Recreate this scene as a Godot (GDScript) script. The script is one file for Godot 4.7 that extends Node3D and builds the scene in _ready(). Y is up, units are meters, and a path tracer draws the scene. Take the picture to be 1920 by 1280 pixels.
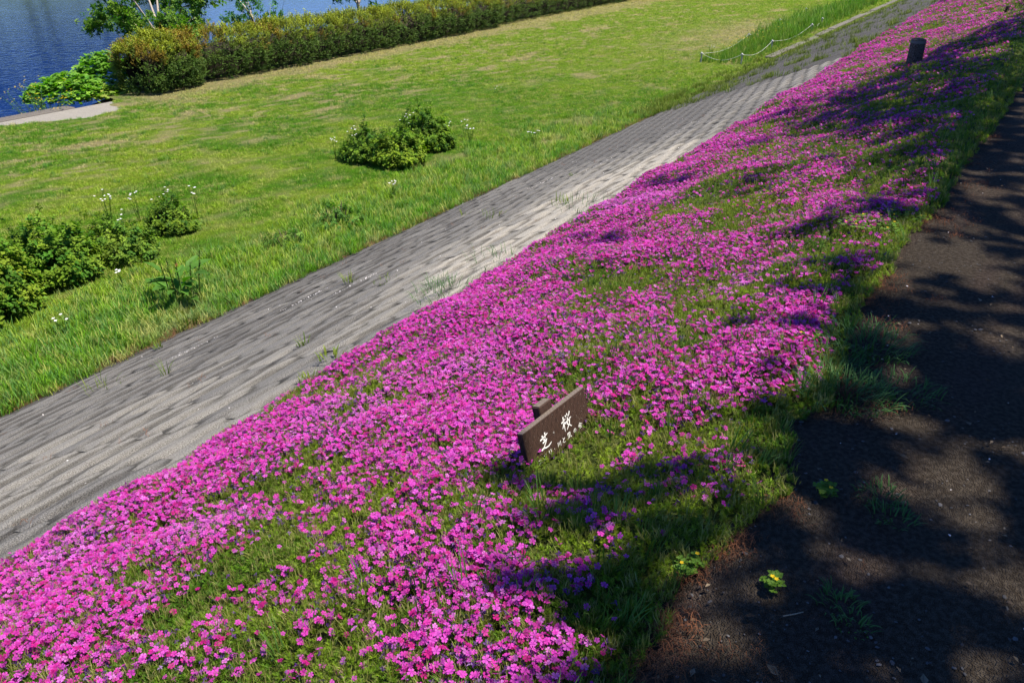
extends Node3D

# ---------------------------------------------------------------- state
const SUN := Vector3(0.33, 0.91, -0.20)          # towards the sun
var rng := RandomNumberGenerator.new()
var n_low := FastNoiseLite.new()
var n_mid := FastNoiseLite.new()
var n_hi := FastNoiseLite.new()
var used := {}
var tex := {}
var cam: Camera3D
var cam_inv: Transform3D
const FPX := 1493.0

# ---------------------------------------------------------------- a growing mesh
class MB:
	var v := PackedVector3Array()
	var n := PackedVector3Array()
	var c := PackedColorArray()
	var uv := PackedVector2Array()
	var ix := PackedInt32Array()
	var smooth := false
	var up := false          # turn every face to the sky side
	func vert(p: Vector3, col := Color.WHITE, t := Vector2.ZERO) -> int:
		v.append(p); c.append(col); uv.append(t)
		return v.size() - 1
	func tri(a: int, b: int, d: int) -> void:
		ix.append(a); ix.append(b); ix.append(d)
	func quad(a: int, b: int, d: int, e: int) -> void:
		tri(a, b, d); tri(a, d, e)
	func face(p: Array, col := Color.WHITE) -> void:
		var f := v.size()
		for q in p:
			vert(q, col)
		for i in range(1, p.size() - 1):
			tri(f, f + i, f + i + 1)
	# a box along three axes, with its corners cut by ch
	func box(at: Vector3, ax: Vector3, ay: Vector3, az: Vector3, ch := 0.0, col := Color.WHITE) -> void:
		var lx := ax.length(); var ly := ay.length(); var lz := az.length()
		var ux := ax / lx; var uy := ay / ly; var uz := az / lz
		var s := [-1.0, 1.0]
		for i in 3:
			for sg in s:
				var l0: float = [lx, ly, lz][i]; var l1: float = [ly, lz, lx][i]; var l2: float = [lz, lx, ly][i]
				var u0: Vector3 = [ux, uy, uz][i]; var u1: Vector3 = [uy, uz, ux][i]; var u2: Vector3 = [uz, ux, uy][i]
				var o: Vector3 = at + u0 * l0 * sg
				var a: Vector3 = u1 * (l1 - ch); var b: Vector3 = u2 * (l2 - ch)
				if sg > 0: face([o - a - b, o - a + b, o + a + b, o + a - b], col)
				else: face([o - a - b, o + a - b, o + a + b, o - a + b], col)
				if ch > 0.0:
					for s2 in s:
						var e0: Vector3 = u0 * sg * l0 + u1 * s2 * (l1 - ch)
						var e1: Vector3 = u0 * sg * (l0 - ch) + u1 * s2 * l1
						face([at + e0 - b, at + e1 - b, at + e1 + b, at + e0 + b], col)
	func tube(pts: Array, rad: Array, sides := 6, col := Color.WHITE, cap := true) -> void:
		var first := -1
		var side := Vector3.RIGHT
		for i in pts.size():
			var d: Vector3 = (pts[mini(i + 1, pts.size() - 1)] - pts[maxi(i - 1, 0)]).normalized()
			if absf(d.dot(side)) > 0.9: side = Vector3.FORWARD if absf(d.z) < 0.8 else Vector3.UP
			side = (side - d * d.dot(side)).normalized()
			var up := d.cross(side)
			var at := v.size()
			for k in sides:
				var a := TAU * k / sides
				vert(pts[i] + (side * cos(a) + up * sin(a)) * rad[i], col, Vector2(float(k) / sides, i))
			if first >= 0:
				for k in sides:
					quad(first + k, first + (k + 1) % sides, at + (k + 1) % sides, at + k)
			first = at
		if cap:
			var m := vert(pts[pts.size() - 1], col)
			for k in sides:
				tri(first + k, first + (k + 1) % sides, m)
	# a blade of grass: root, direction of the bend, length, width
	func blade(root: Vector3, yaw: float, lean: float, l: float, w: float, col: Color, col2: Color, segs := 2) -> void:
		var d := Vector3(cos(yaw), 0, sin(yaw))
		var s := Vector3(-sin(yaw), 0, cos(yaw))
		var p := root
		var pa := -1; var pb := -1
		for i in segs + 1:
			var t := float(i) / segs
			var cc := col.lerp(col2, t)
			if i == segs:
				var tip := vert(p, cc)
				tri(pa, pb, tip)
				break
			var ww := w * (1.0 - t * 0.55) * 0.5
			var a := vert(p - s * ww, cc); var b := vert(p + s * ww, cc)
			if pa >= 0: quad(pa, pb, b, a)
			pa = a; pb = b
			var ang := lean * (0.45 + 1.1 * t)
			p += (Vector3.UP * cos(ang) + d * sin(ang)) * l / segs
	# a leaf: root, tip, half width, folded along its middle
	func leaf(root: Vector3, tip: Vector3, w: float, col: Color, fold := 0.3, nrm := Vector3.UP) -> void:
		var d := tip - root
		var s := d.cross(nrm)
		if s.length() < 1e-5: s = Vector3.RIGHT
		s = s.normalized() * w
		var up := s.cross(d).normalized() * w * fold
		var a := vert(root, col * 0.92); var b := vert(tip, col)
		var m := root.lerp(tip, 0.45)
		var l := vert(m + s + up, col); var r := vert(m - s + up, col); var c0 := vert(m - up * 0.2, col * 0.97)
		tri(a, l, c0); tri(l, b, c0); tri(a, c0, r); tri(c0, b, r)
	func done(m: Material) -> ArrayMesh:
		var nn := PackedVector3Array()
		var arr := []
		arr.resize(Mesh.ARRAY_MAX)
		if up:
			for i in range(0, ix.size(), 3):
				if (v[ix[i + 2]] - v[ix[i]]).cross(v[ix[i + 1]] - v[ix[i]]).y < 0.0:
					var sw := ix[i + 1]; ix[i + 1] = ix[i + 2]; ix[i + 2] = sw
		if smooth:
			nn.resize(v.size())
			for i in range(0, ix.size(), 3):
				var k := (v[ix[i + 2]] - v[ix[i]]).cross(v[ix[i + 1]] - v[ix[i]])
				for j in 3: nn[ix[i + j]] += k
			for i in nn.size(): nn[i] = nn[i].normalized()
			arr[Mesh.ARRAY_VERTEX] = v
			arr[Mesh.ARRAY_NORMAL] = nn
			arr[Mesh.ARRAY_COLOR] = c
			arr[Mesh.ARRAY_TEX_UV] = uv
			arr[Mesh.ARRAY_INDEX] = ix
		else:
			var fv := PackedVector3Array(); var fc := PackedColorArray(); var fu := PackedVector2Array()
			fv.resize(ix.size()); fc.resize(ix.size()); fu.resize(ix.size()); nn.resize(ix.size())
			for i in range(0, ix.size(), 3):
				var k := (v[ix[i + 2]] - v[ix[i]]).cross(v[ix[i + 1]] - v[ix[i]]).normalized()
				for j in 3:
					fv[i + j] = v[ix[i + j]]; fc[i + j] = c[ix[i + j]]; fu[i + j] = uv[ix[i + j]]; nn[i + j] = k
			arr[Mesh.ARRAY_VERTEX] = fv
			arr[Mesh.ARRAY_NORMAL] = nn
			arr[Mesh.ARRAY_COLOR] = fc
			arr[Mesh.ARRAY_TEX_UV] = fu
		var out := ArrayMesh.new()
		out.add_surface_from_arrays(Mesh.PRIMITIVE_TRIANGLES, arr)
		out.surface_set_material(0, m)
		return out

# a list of copies for one MultiMesh
class Scatter:
	var t: Array[Transform3D] = []
	var c := PackedColorArray()
	func put(x: Transform3D, col := Color.WHITE) -> void:
		t.append(x); c.append(col)

# ---------------------------------------------------------------- naming helpers
func numbered(called: String) -> String:
	var k: int = used.get(called, 0)
	used[called] = k + 1
	return called if k == 0 else "%s_%03d" % [called, k]

func tag(o: Node3D, label: String, category := "", group := "", kind := "") -> Node3D:
	o.set_meta("label", label)
	if category: o.set_meta("category", category)
	if group: o.set_meta("group", group)
	if kind: o.set_meta("kind", kind)
	return o

func thing(called: String, label: String, category: String, at := Vector3.ZERO, turn := 0.0, group := "") -> Node3D:
	var o := Node3D.new()
	o.name = numbered(called)
	add_child(o)
	o.position = at
	o.rotation.y = turn
	tag(o, label, category, group)
	return o

func part(called: String, mesh: Mesh, parent: Node3D, kind := "") -> MeshInstance3D:
	var o := MeshInstance3D.new()
	o.name = called
	o.mesh = mesh
	parent.add_child(o, true)
	if kind: o.set_meta("kind", kind)
	return o

func solo(called: String, mesh: Mesh, label: String, category := "", group := "", kind := "", at := Vector3.ZERO) -> MeshInstance3D:
	var o := MeshInstance3D.new()
	o.name = numbered(called)
	o.mesh = mesh
	add_child(o)
	o.position = at
	tag(o, label, category, group, kind)
	return o

func scattered(called: String, mesh: Mesh, s: Scatter, parent: Node3D) -> MultiMeshInstance3D:
	var mm := MultiMesh.new()
	mm.transform_format = MultiMesh.TRANSFORM_3D
	mm.use_colors = true
	mm.mesh = mesh
	mm.instance_count = s.t.size()
	for i in s.t.size():
		mm.set_instance_transform(i, s.t[i])
		mm.set_instance_color(i, s.c[i])
	var o := MultiMeshInstance3D.new()
	o.name = called if parent != self else numbered(called)
	o.multimesh = mm
	o.set_meta("kind", "stuff")
	parent.add_child(o, true)
	return o

func rnd(a: float, b: float) -> float:
	return rng.randf_range(a, b)

func lin(r: float, g: float, b: float) -> Color:
	return Color(r, g, b).linear_to_srgb()

# ---------------------------------------------------------------- materials
func noise_tex(sz: int, freq: float, c0: Color, c1: Color, sd: int, oct := 4, kind := FastNoiseLite.TYPE_SIMPLEX_SMOOTH, lo := 0.25, hi := 0.75) -> NoiseTexture2D:
	var f := FastNoiseLite.new()
	f.noise_type = kind
	f.frequency = freq
	f.fractal_octaves = oct
	f.seed = sd
	var g := Gradient.new()
	g.set_color(0, c0); g.set_offset(0, lo)
	g.set_color(1, c1); g.set_offset(1, hi)
	var t := NoiseTexture2D.new()
	t.width = sz; t.height = sz
	t.seamless = true
	t.noise = f
	t.color_ramp = g
	return t

func mat_plain(col: Color, rough := 0.9, spec := 0.3) -> StandardMaterial3D:
	var m := StandardMaterial3D.new()
	m.albedo_color = col
	m.roughness = rough
	m.metallic_specular = spec
	m.vertex_color_use_as_albedo = true
	return m

func mat_leaf(back := Color(0.8, 0.85, 0.45), rough := 0.55, spec := 0.35) -> StandardMaterial3D:
	var m := mat_plain(Color.WHITE, rough, spec)
	m.backlight_enabled = true
	m.backlight = back
	m.cull_mode = BaseMaterial3D.CULL_DISABLED
	return m

func mat_ground(t: Texture2D, scale: float, bump: Texture2D, depth: float, rough := 0.95, spec := 0.2) -> StandardMaterial3D:
	var m := mat_plain(Color.WHITE, rough, spec)
	m.albedo_texture = t
	m.uv1_triplanar = true
	m.uv1_world_triplanar = true
	m.uv1_scale = Vector3.ONE * scale
	if bump:
		m.heightmap_enabled = true
		m.heightmap_texture = bump
		m.heightmap_scale = depth
	return m

# ---------------------------------------------------------------- the lie of the land
func bank(x: float) -> float:
	var t := -x
	if t < 0.3: return 0.0
	if t < 2.85: return -0.34 * (t - 0.3)
	if t < 6.5: return -0.867 - 0.40 * (t - 2.85)
	return -2.327

func path_edge(z: float) -> float:      # x where the flower carpet meets the path
	var e := -0.28 + 0.05 * n_low.get_noise_2d(z * 90.0, 7.0) + 0.05 * n_mid.get_noise_2d(z * 60.0, 3.0)
	var pz := [-0.9, -1.17, -1.37, -1.48, -1.66, -1.82, -2.09, -2.21, -2.46, -2.81, -3.13, -3.9, -4.6, -5.2, -6.2, -7.5, -12.0, -20.0, -60.0]
	var px := [-0.38, -0.37, -0.38, -0.32, -0.28, -0.27, -0.33, -0.27, -0.30, -0.33, -0.31, -0.30, -0.21, -0.2, -0.15, -0.08, 0.05, 0.1, 0.1]
	for i in pz.size() - 1:
		if z <= pz[i] and z > pz[i + 1]:
			e = lerpf(px[i], px[i + 1], (z - pz[i]) / (pz[i + 1] - pz[i])) + 0.03 * n_mid.get_noise_2d(z * 60.0, 3.0)
	return e

func low_edge(z: float) -> float:       # x where the carpet meets the concrete
	return -2.76 + 0.10 * n_low.get_noise_2d(z * 45.0, 21.0) + 0.06 * n_mid.get_noise_2d(z * 60.0, 31.0)

func mound(x: float, z: float) -> float: # height of the carpet over the soil
	var a := smoothstep(0.0, 0.25, path_edge(z) - x) * smoothstep(0.0, 0.10, x - low_edge(z))
	a *= 1.0 - exp(-(pow((x + 0.80) / 0.19, 2.0) + pow((z + 1.80) / 0.24, 2.0)))
	return a * (0.05 + 0.060 * n_mid.get_noise_2d(x * 42.0, z * 42.0) + 0.03 * n_low.get_noise_2d(x * 60.0, z * 60.0))

const GAPS := [
	Vector3(-1.70, -1.02, 0.13), Vector3(-1.58, -1.15, 0.15), Vector3(-1.95, -0.93, 0.12), Vector3(-1.80, -1.44, 0.10), Vector3(-1.30, -1.12, 0.12),
	Vector3(-1.07, -1.42, 0.12), Vector3(-1.08, -1.58, 0.12), Vector3(-1.24, -2.60, 0.22), Vector3(-1.16, -2.30, 0.16), Vector3(-1.55, -3.40, 0.20), Vector3(-1.42, -3.58, 0.22),
	Vector3(-1.05, -3.35, 0.25), Vector3(-1.35, -4.9, 0.32), Vector3(-1.8, -6.8, 0.45), Vector3(-1.75, -5.1, 0.30), Vector3(-1.28, -4.4, 0.28), Vector3(-0.95, -2.95, 0.22),
	Vector3(-0.88, -1.58, 0.14), Vector3(-1.55, -3.1, 0.16), Vector3(-1.1, -6.3, 0.4), Vector3(-1.9, -2.9, 0.10), Vector3(-0.60, -1.90, 0.14), Vector3(-0.45, -2.0, 0.10),
	Vector3(-0.72, -1.42, 0.10), Vector3(-0.7, -3.9, 0.25), Vector3(-1.0, -7.8, 0.4), Vector3(-0.6, -6.0, 0.4), Vector3(-1.5, -10.5, 0.5), Vector3(-2.3, -12.6, 0.3), Vector3(-1.2, -13.5, 0.5),
	Vector3(-1.35, -8.6, 0.35), Vector3(-2.1, -8.3, 0.3), Vector3(-1.9, -17.0, 0.5), Vector3(-0.7, -9.5, 0.5)]

func bloom(x: float, z: float) -> float: # how thickly the carpet flowers, 0..1
	var e := path_edge(z) - x
	var wide := lerpf(0.08 + 0.075 * smoothstep(-1.4, -1.6, z), 0.075, smoothstep(-2.0, -2.5, z)) + 0.16 * smoothstep(-4.5, -8.0, z)
	var d := smoothstep(wide * 0.5, wide * 2.3, e + 0.12 * n_low.get_noise_2d(x * 90.0, z * 90.0))
	d *= 0.5 + 0.5 * smoothstep(-0.02, 0.10, x - low_edge(z))
	var near := smoothstep(-0.5, -1.8, x)
	var nn := n_mid.get_noise_2d(x * 34.0 + 5.0, z * 26.0) + 0.55 * n_hi.get_noise_2d(x * 60.0, z * 60.0)
	d *= clampf(0.80 + 0.25 * near + nn * (1.9 + 0.5 * smoothstep(-3.0, -6.0, z)), 0.07, 1.0)
	d *= 1.0 - 0.30 * smoothstep(-3.2, -5.5, z) * smoothstep(-2.3, -1.8, x)
	for g in GAPS:
		var dx: float = (x - g.x) / g.z; var dz: float = (z - g.y) / (g.z * 1.35)
		var q := dx * dx + dz * dz
		if q < 4.0: d *= 1.0 - 0.88 * exp(-q * 1.4)
	return d

const LIT := [Vector3(-0.45, -1.80, 0.07), Vector3(-0.62, -1.82, 0.07), Vector3(-0.50, -1.62, 0.05), Vector3(-0.47, -1.36, 0.06), Vector3(-0.62, -1.05, 0.08), Vector3(0.08, -2.03, 0.10), Vector3(0.14, -1.92, 0.08), Vector3(0.25, -1.70, 0.07), Vector3(0.22, -1.40, 0.08), Vector3(-0.08, -1.52, 0.05), Vector3(-0.23, -1.66, 0.06), Vector3(-0.38, -1.41, 0.06),
	Vector3(-0.29, -3.82, 0.14), Vector3(-0.07, -3.8, 0.16), Vector3(0.05, -3.6, 0.12), Vector3(0.06, -3.04, 0.07), Vector3(-0.15, -2.9, 0.07), Vector3(-0.13, -2.56, 0.07), Vector3(-0.07, -1.94, 0.06), Vector3(-0.24, -1.41, 0.06),
	Vector3(-0.76, -2.18, 0.16), Vector3(-0.56, -1.92, 0.08), Vector3(-0.44, -2.02, 0.07), Vector3(-0.41, -2.34, 0.08), Vector3(-0.66, -3.09, 0.22), Vector3(-0.86, -1.38, 0.09), Vector3(-0.66, -1.20, 0.05), Vector3(-1.01, -0.98, 0.10),
	Vector3(-0.90, -2.2, 0.16), Vector3(-0.55, -3.72, 0.18), Vector3(-0.47, -5.11, 0.16), Vector3(-0.80, -6.29, 0.22), Vector3(-1.05, -6.0, 0.25), Vector3(-0.95, -4.69, 0.3), Vector3(-0.47, -10.6, 0.3), Vector3(-1.14, -15.3, 0.8),
	Vector3(-0.23, -4.28, 0.14), Vector3(0.18, -3.01, 0.08), Vector3(-0.32, -1.12, 0.05), Vector3(-0.9, -8.6, 0.25), Vector3(-1.6, -6.6, 0.35), Vector3(-0.96, -1.93, 0.17), Vector3(-0.34, -1.18, 0.05), Vector3(-0.62, -2.45, 0.12), Vector3(-0.05, -4.9, 0.1), Vector3(-0.48, -2.6, 0.06)]
const DARK := [Vector3(-0.11, -1.29, 0.12), Vector3(-0.50, -1.29, 0.07), Vector3(-0.56, -1.13, 0.09), Vector3(-0.72, -1.55, 0.07), Vector3(-0.66, -1.74, 0.05), Vector3(-0.84, -1.62, 0.10), Vector3(-1.00, -1.58, 0.07), Vector3(-0.76, -1.47, 0.10), Vector3(-0.60, -1.56, 0.09), Vector3(-0.58, -1.16, 0.11), Vector3(-0.74, -1.14, 0.04), Vector3(-0.60, -1.62, 0.06), Vector3(-0.33, -1.66, 0.06),
	Vector3(-0.34, -1.87, 0.06), Vector3(-0.46, -2.74, 0.10), Vector3(-0.46, -3.17, 0.12), Vector3(-0.46, -4.28, 0.16), Vector3(-0.36, -6.35, 0.35), Vector3(-0.2, -7.9, 0.6), Vector3(-0.78, -8.1, 0.35), Vector3(-1.24, -9.9, 0.5),
	Vector3(-1.58, -8.5, 0.3), Vector3(-2.22, -8.82, 0.22), Vector3(-1.68, -7.35, 0.3), Vector3(-1.15, -7.3, 0.3), Vector3(-1.22, -5.75, 0.16), Vector3(-1.42, -5.5, 0.14), Vector3(-2.23, -4.49, 0.13), Vector3(-2.36, -4.62, 0.08), Vector3(-2.05, -4.4, 0.1), Vector3(-2.44, -6.17, 0.16),
	Vector3(-1.47, -5.17, 0.1), Vector3(-0.1, -8.3, 0.8), Vector3(-0.32, -2.86, 0.1), Vector3(-0.25, -1.58, 0.06), Vector3(-0.81, -9.64, 0.4), Vector3(-1.35, -8.9, 0.3), Vector3(-0.26, -5.14, 0.2), Vector3(-0.81, -4.05, 0.12),
	Vector3(-0.72, -2.76, 0.07), Vector3(-0.54, -3.45, 0.1), Vector3(-0.55, -1.5, 0.08), Vector3(-2.9, -26.0, 1.0), Vector3(-2.0, -9.6, 0.3), Vector3(-1.2, -11.3, 0.4)]

func shade(x: float, z: float) -> float: # where the trees' shade lies, 0 sun .. 1 shade
	var bz := [6.0, -0.8, -1.3, -1.7, -2.2, -2.7, -4.0, -5.0, -6.5, -8.0, -9.5, -12.0, -15.0, -20.0, -40.0]
	var bx := [-0.42, -0.48, -0.60, -0.66, -0.52, -0.42, -0.50, -0.65, -1.1, -1.75, -1.8, -1.2, -0.5, -0.3, -0.3]
	var b := 0.0
	for i in bz.size() - 1:
		if z <= bz[i] and z > bz[i + 1]: b = lerpf(bx[i], bx[i + 1], (z - bz[i]) / (bz[i + 1] - bz[i]))
	var far := clampf(-z * 0.08, 0.13, 0.5)
	var s := smoothstep(-far, far, x - b)
	for q in LIT:
		var rr: float = q.z * (1.12 if q.x > -0.4 else 1.1)
		var d: float = Vector2(x - q.x, (z - q.y) * 0.75).length_squared() / (rr * rr)
		if d < 6.0: s *= 1.0 - 0.97 * exp(-d * 0.8)
	for q in DARK:
		var d: float = Vector2((x - q.x) * 0.6, (z - q.y) * 1.1).length_squared() / (q.z * q.z)
		if d < 6.0: s = maxf(s, (1.0 if q.x > -1.15 and q.y > -2.0 else 0.95 if q.x > -0.7 else 0.6) * exp(-d * 0.9))
	return s

func in_view(p: Vector3, margin := 0.06) -> bool:
	var q := cam_inv * p
	if q.z > -0.4: return false
	var x := -q.x / q.z * FPX / 960.0; var y := -q.y / q.z * FPX / 640.0
	return absf(x) < 1.0 + margin and absf(y) < 1.0 + margin * 1.5

func upright(at: Vector3, yaw: float, s: float, tilt := 0.0, way := 0.0, tall := 1.0) -> Transform3D:
	var b := Basis(Vector3.UP, yaw)
	if tilt != 0.0: b = Basis(Vector3(cos(way), 0, sin(way)), tilt) * b
	return Transform3D(b * Basis.from_scale(Vector3(s, s * tall, s)), at)

# ================================================================ the scene
func _ready() -> void:
	rng.seed = 7
	n_low.seed = 3; n_low.frequency = 0.010; n_low.fractal_octaves = 2
	n_mid.seed = 11; n_mid.frequency = 0.030; n_mid.fractal_octaves = 3
	n_hi.seed = 23; n_hi.frequency = 0.10; n_hi.fractal_octaves = 2
	# ---- camera
	cam = Camera3D.new()
	cam.name = "camera"
	cam.fov = rad_to_deg(2.0 * atan(640.0 / FPX))
	cam.position = Vector3(0, 1.3, 0)
	cam.rotation = Vector3(deg_to_rad(-27.9), deg_to_rad(32.1), 0)
	cam.near = 0.05
	cam.far = 1500.0
	add_child(cam)
	cam.current = true
	cam_inv = cam.transform.affine_inverse()
	# ---- sky, exposure
	var env := Environment.new()
	env.background_mode = Environment.BG_SKY
	var sm := ProceduralSkyMaterial.new()
	sm.sky_top_color = Color(0.27, 0.445, 0.75)
	sm.sky_horizon_color = Color(0.58, 0.735, 0.92)
	sm.sky_curve = 0.13
	sm.ground_bottom_color = Color(0.16, 0.17, 0.14)
	sm.ground_horizon_color = Color(0.45, 0.50, 0.52)
	var sky := Sky.new()
	sky.sky_material = sm
	env.sky = sky
	env.background_energy_multiplier = 0.72
	env.tonemap_mode = Environment.TONE_MAPPER_LINEAR
	env.tonemap_exposure = 2.25
	env.sdfgi_enabled = true
	env.ssao_enabled = true
	env.ssil_enabled = true
	var we := WorldEnvironment.new()
	we.name = "environment"
	we.environment = env
	add_child(we)
	# ---- sun
	var sun := DirectionalLight3D.new()
	sun.name = "sun"
	sun.light_energy = 1.6
	sun.light_color = Color(1.0, 0.965, 0.90)
	sun.light_angular_distance = 0.55
	sun.shadow_enabled = true
	sun.basis = Basis.looking_at(-SUN.normalized(), Vector3.FORWARD)
	add_child(sun)

	textures()
	terrain()
	concrete()
	river()
	lawn()
	hedge()
	shrubs()
	river_plants()
	carpet()
	path_things()
	sign_board()
	posts()
	rope_fence()
	weeds()
	shade_trees()
	far_bank()

func textures() -> void:
	tex.soil = noise_tex(1024, 0.035, Color(0.72, 0.70, 0.68), Color(1, 1, 1), 5, 5)
	tex.soil_bump = noise_tex(1024, 0.05, Color.BLACK, Color.WHITE, 6, 5)
	tex.grit = noise_tex(1024, 0.11, Color(0.66, 0.65, 0.64), Color(1, 1, 1), 8, 4, FastNoiseLite.TYPE_SIMPLEX, 0.3, 0.7)
	tex.grit_bump = noise_tex(1024, 0.13, Color.BLACK, Color.WHITE, 9, 3)
	tex.turf = noise_tex(1024, 0.06, Color(0.76, 0.78, 0.72), Color(1, 1, 1), 12, 5)

# ---------------------------------------------------------------- ground
func terrain() -> void:
	# path: packed dark earth with gravel
	var m := MB.new(); m.smooth = true; m.up = true
	var zs := 130; var xs := 40
	for i in zs + 1:
		var z: float = 4.0 - pow(float(i) / zs, 2.0) * 110.0
		for j in xs + 1:
			var t := float(j) / xs
			var x := lerpf(-0.62, 3.2, t * t * 0.6 + t * 0.4)
			var w := 0.5 + 0.5 * n_mid.get_noise_2d(x * 30.0, z * 30.0)
			var k := 0.040 + 0.018 * w
			var y := 0.012 * n_mid.get_noise_2d(x * 40.0, z * 40.0) - 0.004
			if x < -0.3: y += bank(x) * 0.9 - 0.006
			m.vert(Vector3(x, y, z), Color(k * 1.28, k * 1.02, k * 0.80))
	for i in zs:
		for j in xs:
			var a := i * (xs + 1) + j
			m.quad(a, a + 1, a + xs + 2, a + xs + 1)
	solo("path", m.done(mat_ground(tex.soil, 1.3, tex.grit_bump, 0.9)), "dark packed earth path in dappled tree shade beside the flowers", "", "", "structure")
	# verge on the other side of the path and the land beyond (one sheet out to the horizon)
	var g := MB.new(); g.smooth = true; g.up = true
	var xa := [3.1, 3.6, 6.0, 12.0, 40.0, 400.0]
	for i in 41:
		var z := 60.0 - i * i * 0.35
		for j in xa.size():
			g.vert(Vector3(xa[j], 0.0 if j < 2 else -0.1 * j, z), Color(0.06, 0.09, 0.025))
	for i in 40:
		for j in xa.size() - 1:
			var a := i * xa.size() + j
			g.quad(a, a + 1, a + xa.size() + 1, a + xa.size())
	solo("ground", g.done(mat_ground(tex.turf, 0.6, null, 0.0)), "grassy ground beyond the path", "", "", "structure")
	# soil under the flowers
	var s := MB.new(); s.smooth = true; s.up = true
	var nz := 300; var nx := 44
	for i in nz + 1:
		var z: float = 3.0 - pow(float(i) / nz, 1.6) * 65.0
		for j in nx + 1:
			var x := lerpf(-2.98, 0.30, float(j) / nx)
			var y := bank(x) + mound(x, z) - 0.012
			if x > path_edge(z): y = minf(y, bank(x) - 0.03)
			if x < low_edge(z): y = bank(x) - 0.05
			s.vert(Vector3(x, y, z), Color(0.055, 0.075, 0.018))
	for i in nz:
		for j in nx:
			var a := i * (nx + 1) + j
			s.quad(a, a + 1, a + nx + 2, a + nx + 1)
	solo("flower_bank_ground", s.done(mat_ground(tex.soil, 3.0, null, 0.0)), "mossy soil of the bank under the flowers", "", "", "structure")

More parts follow.
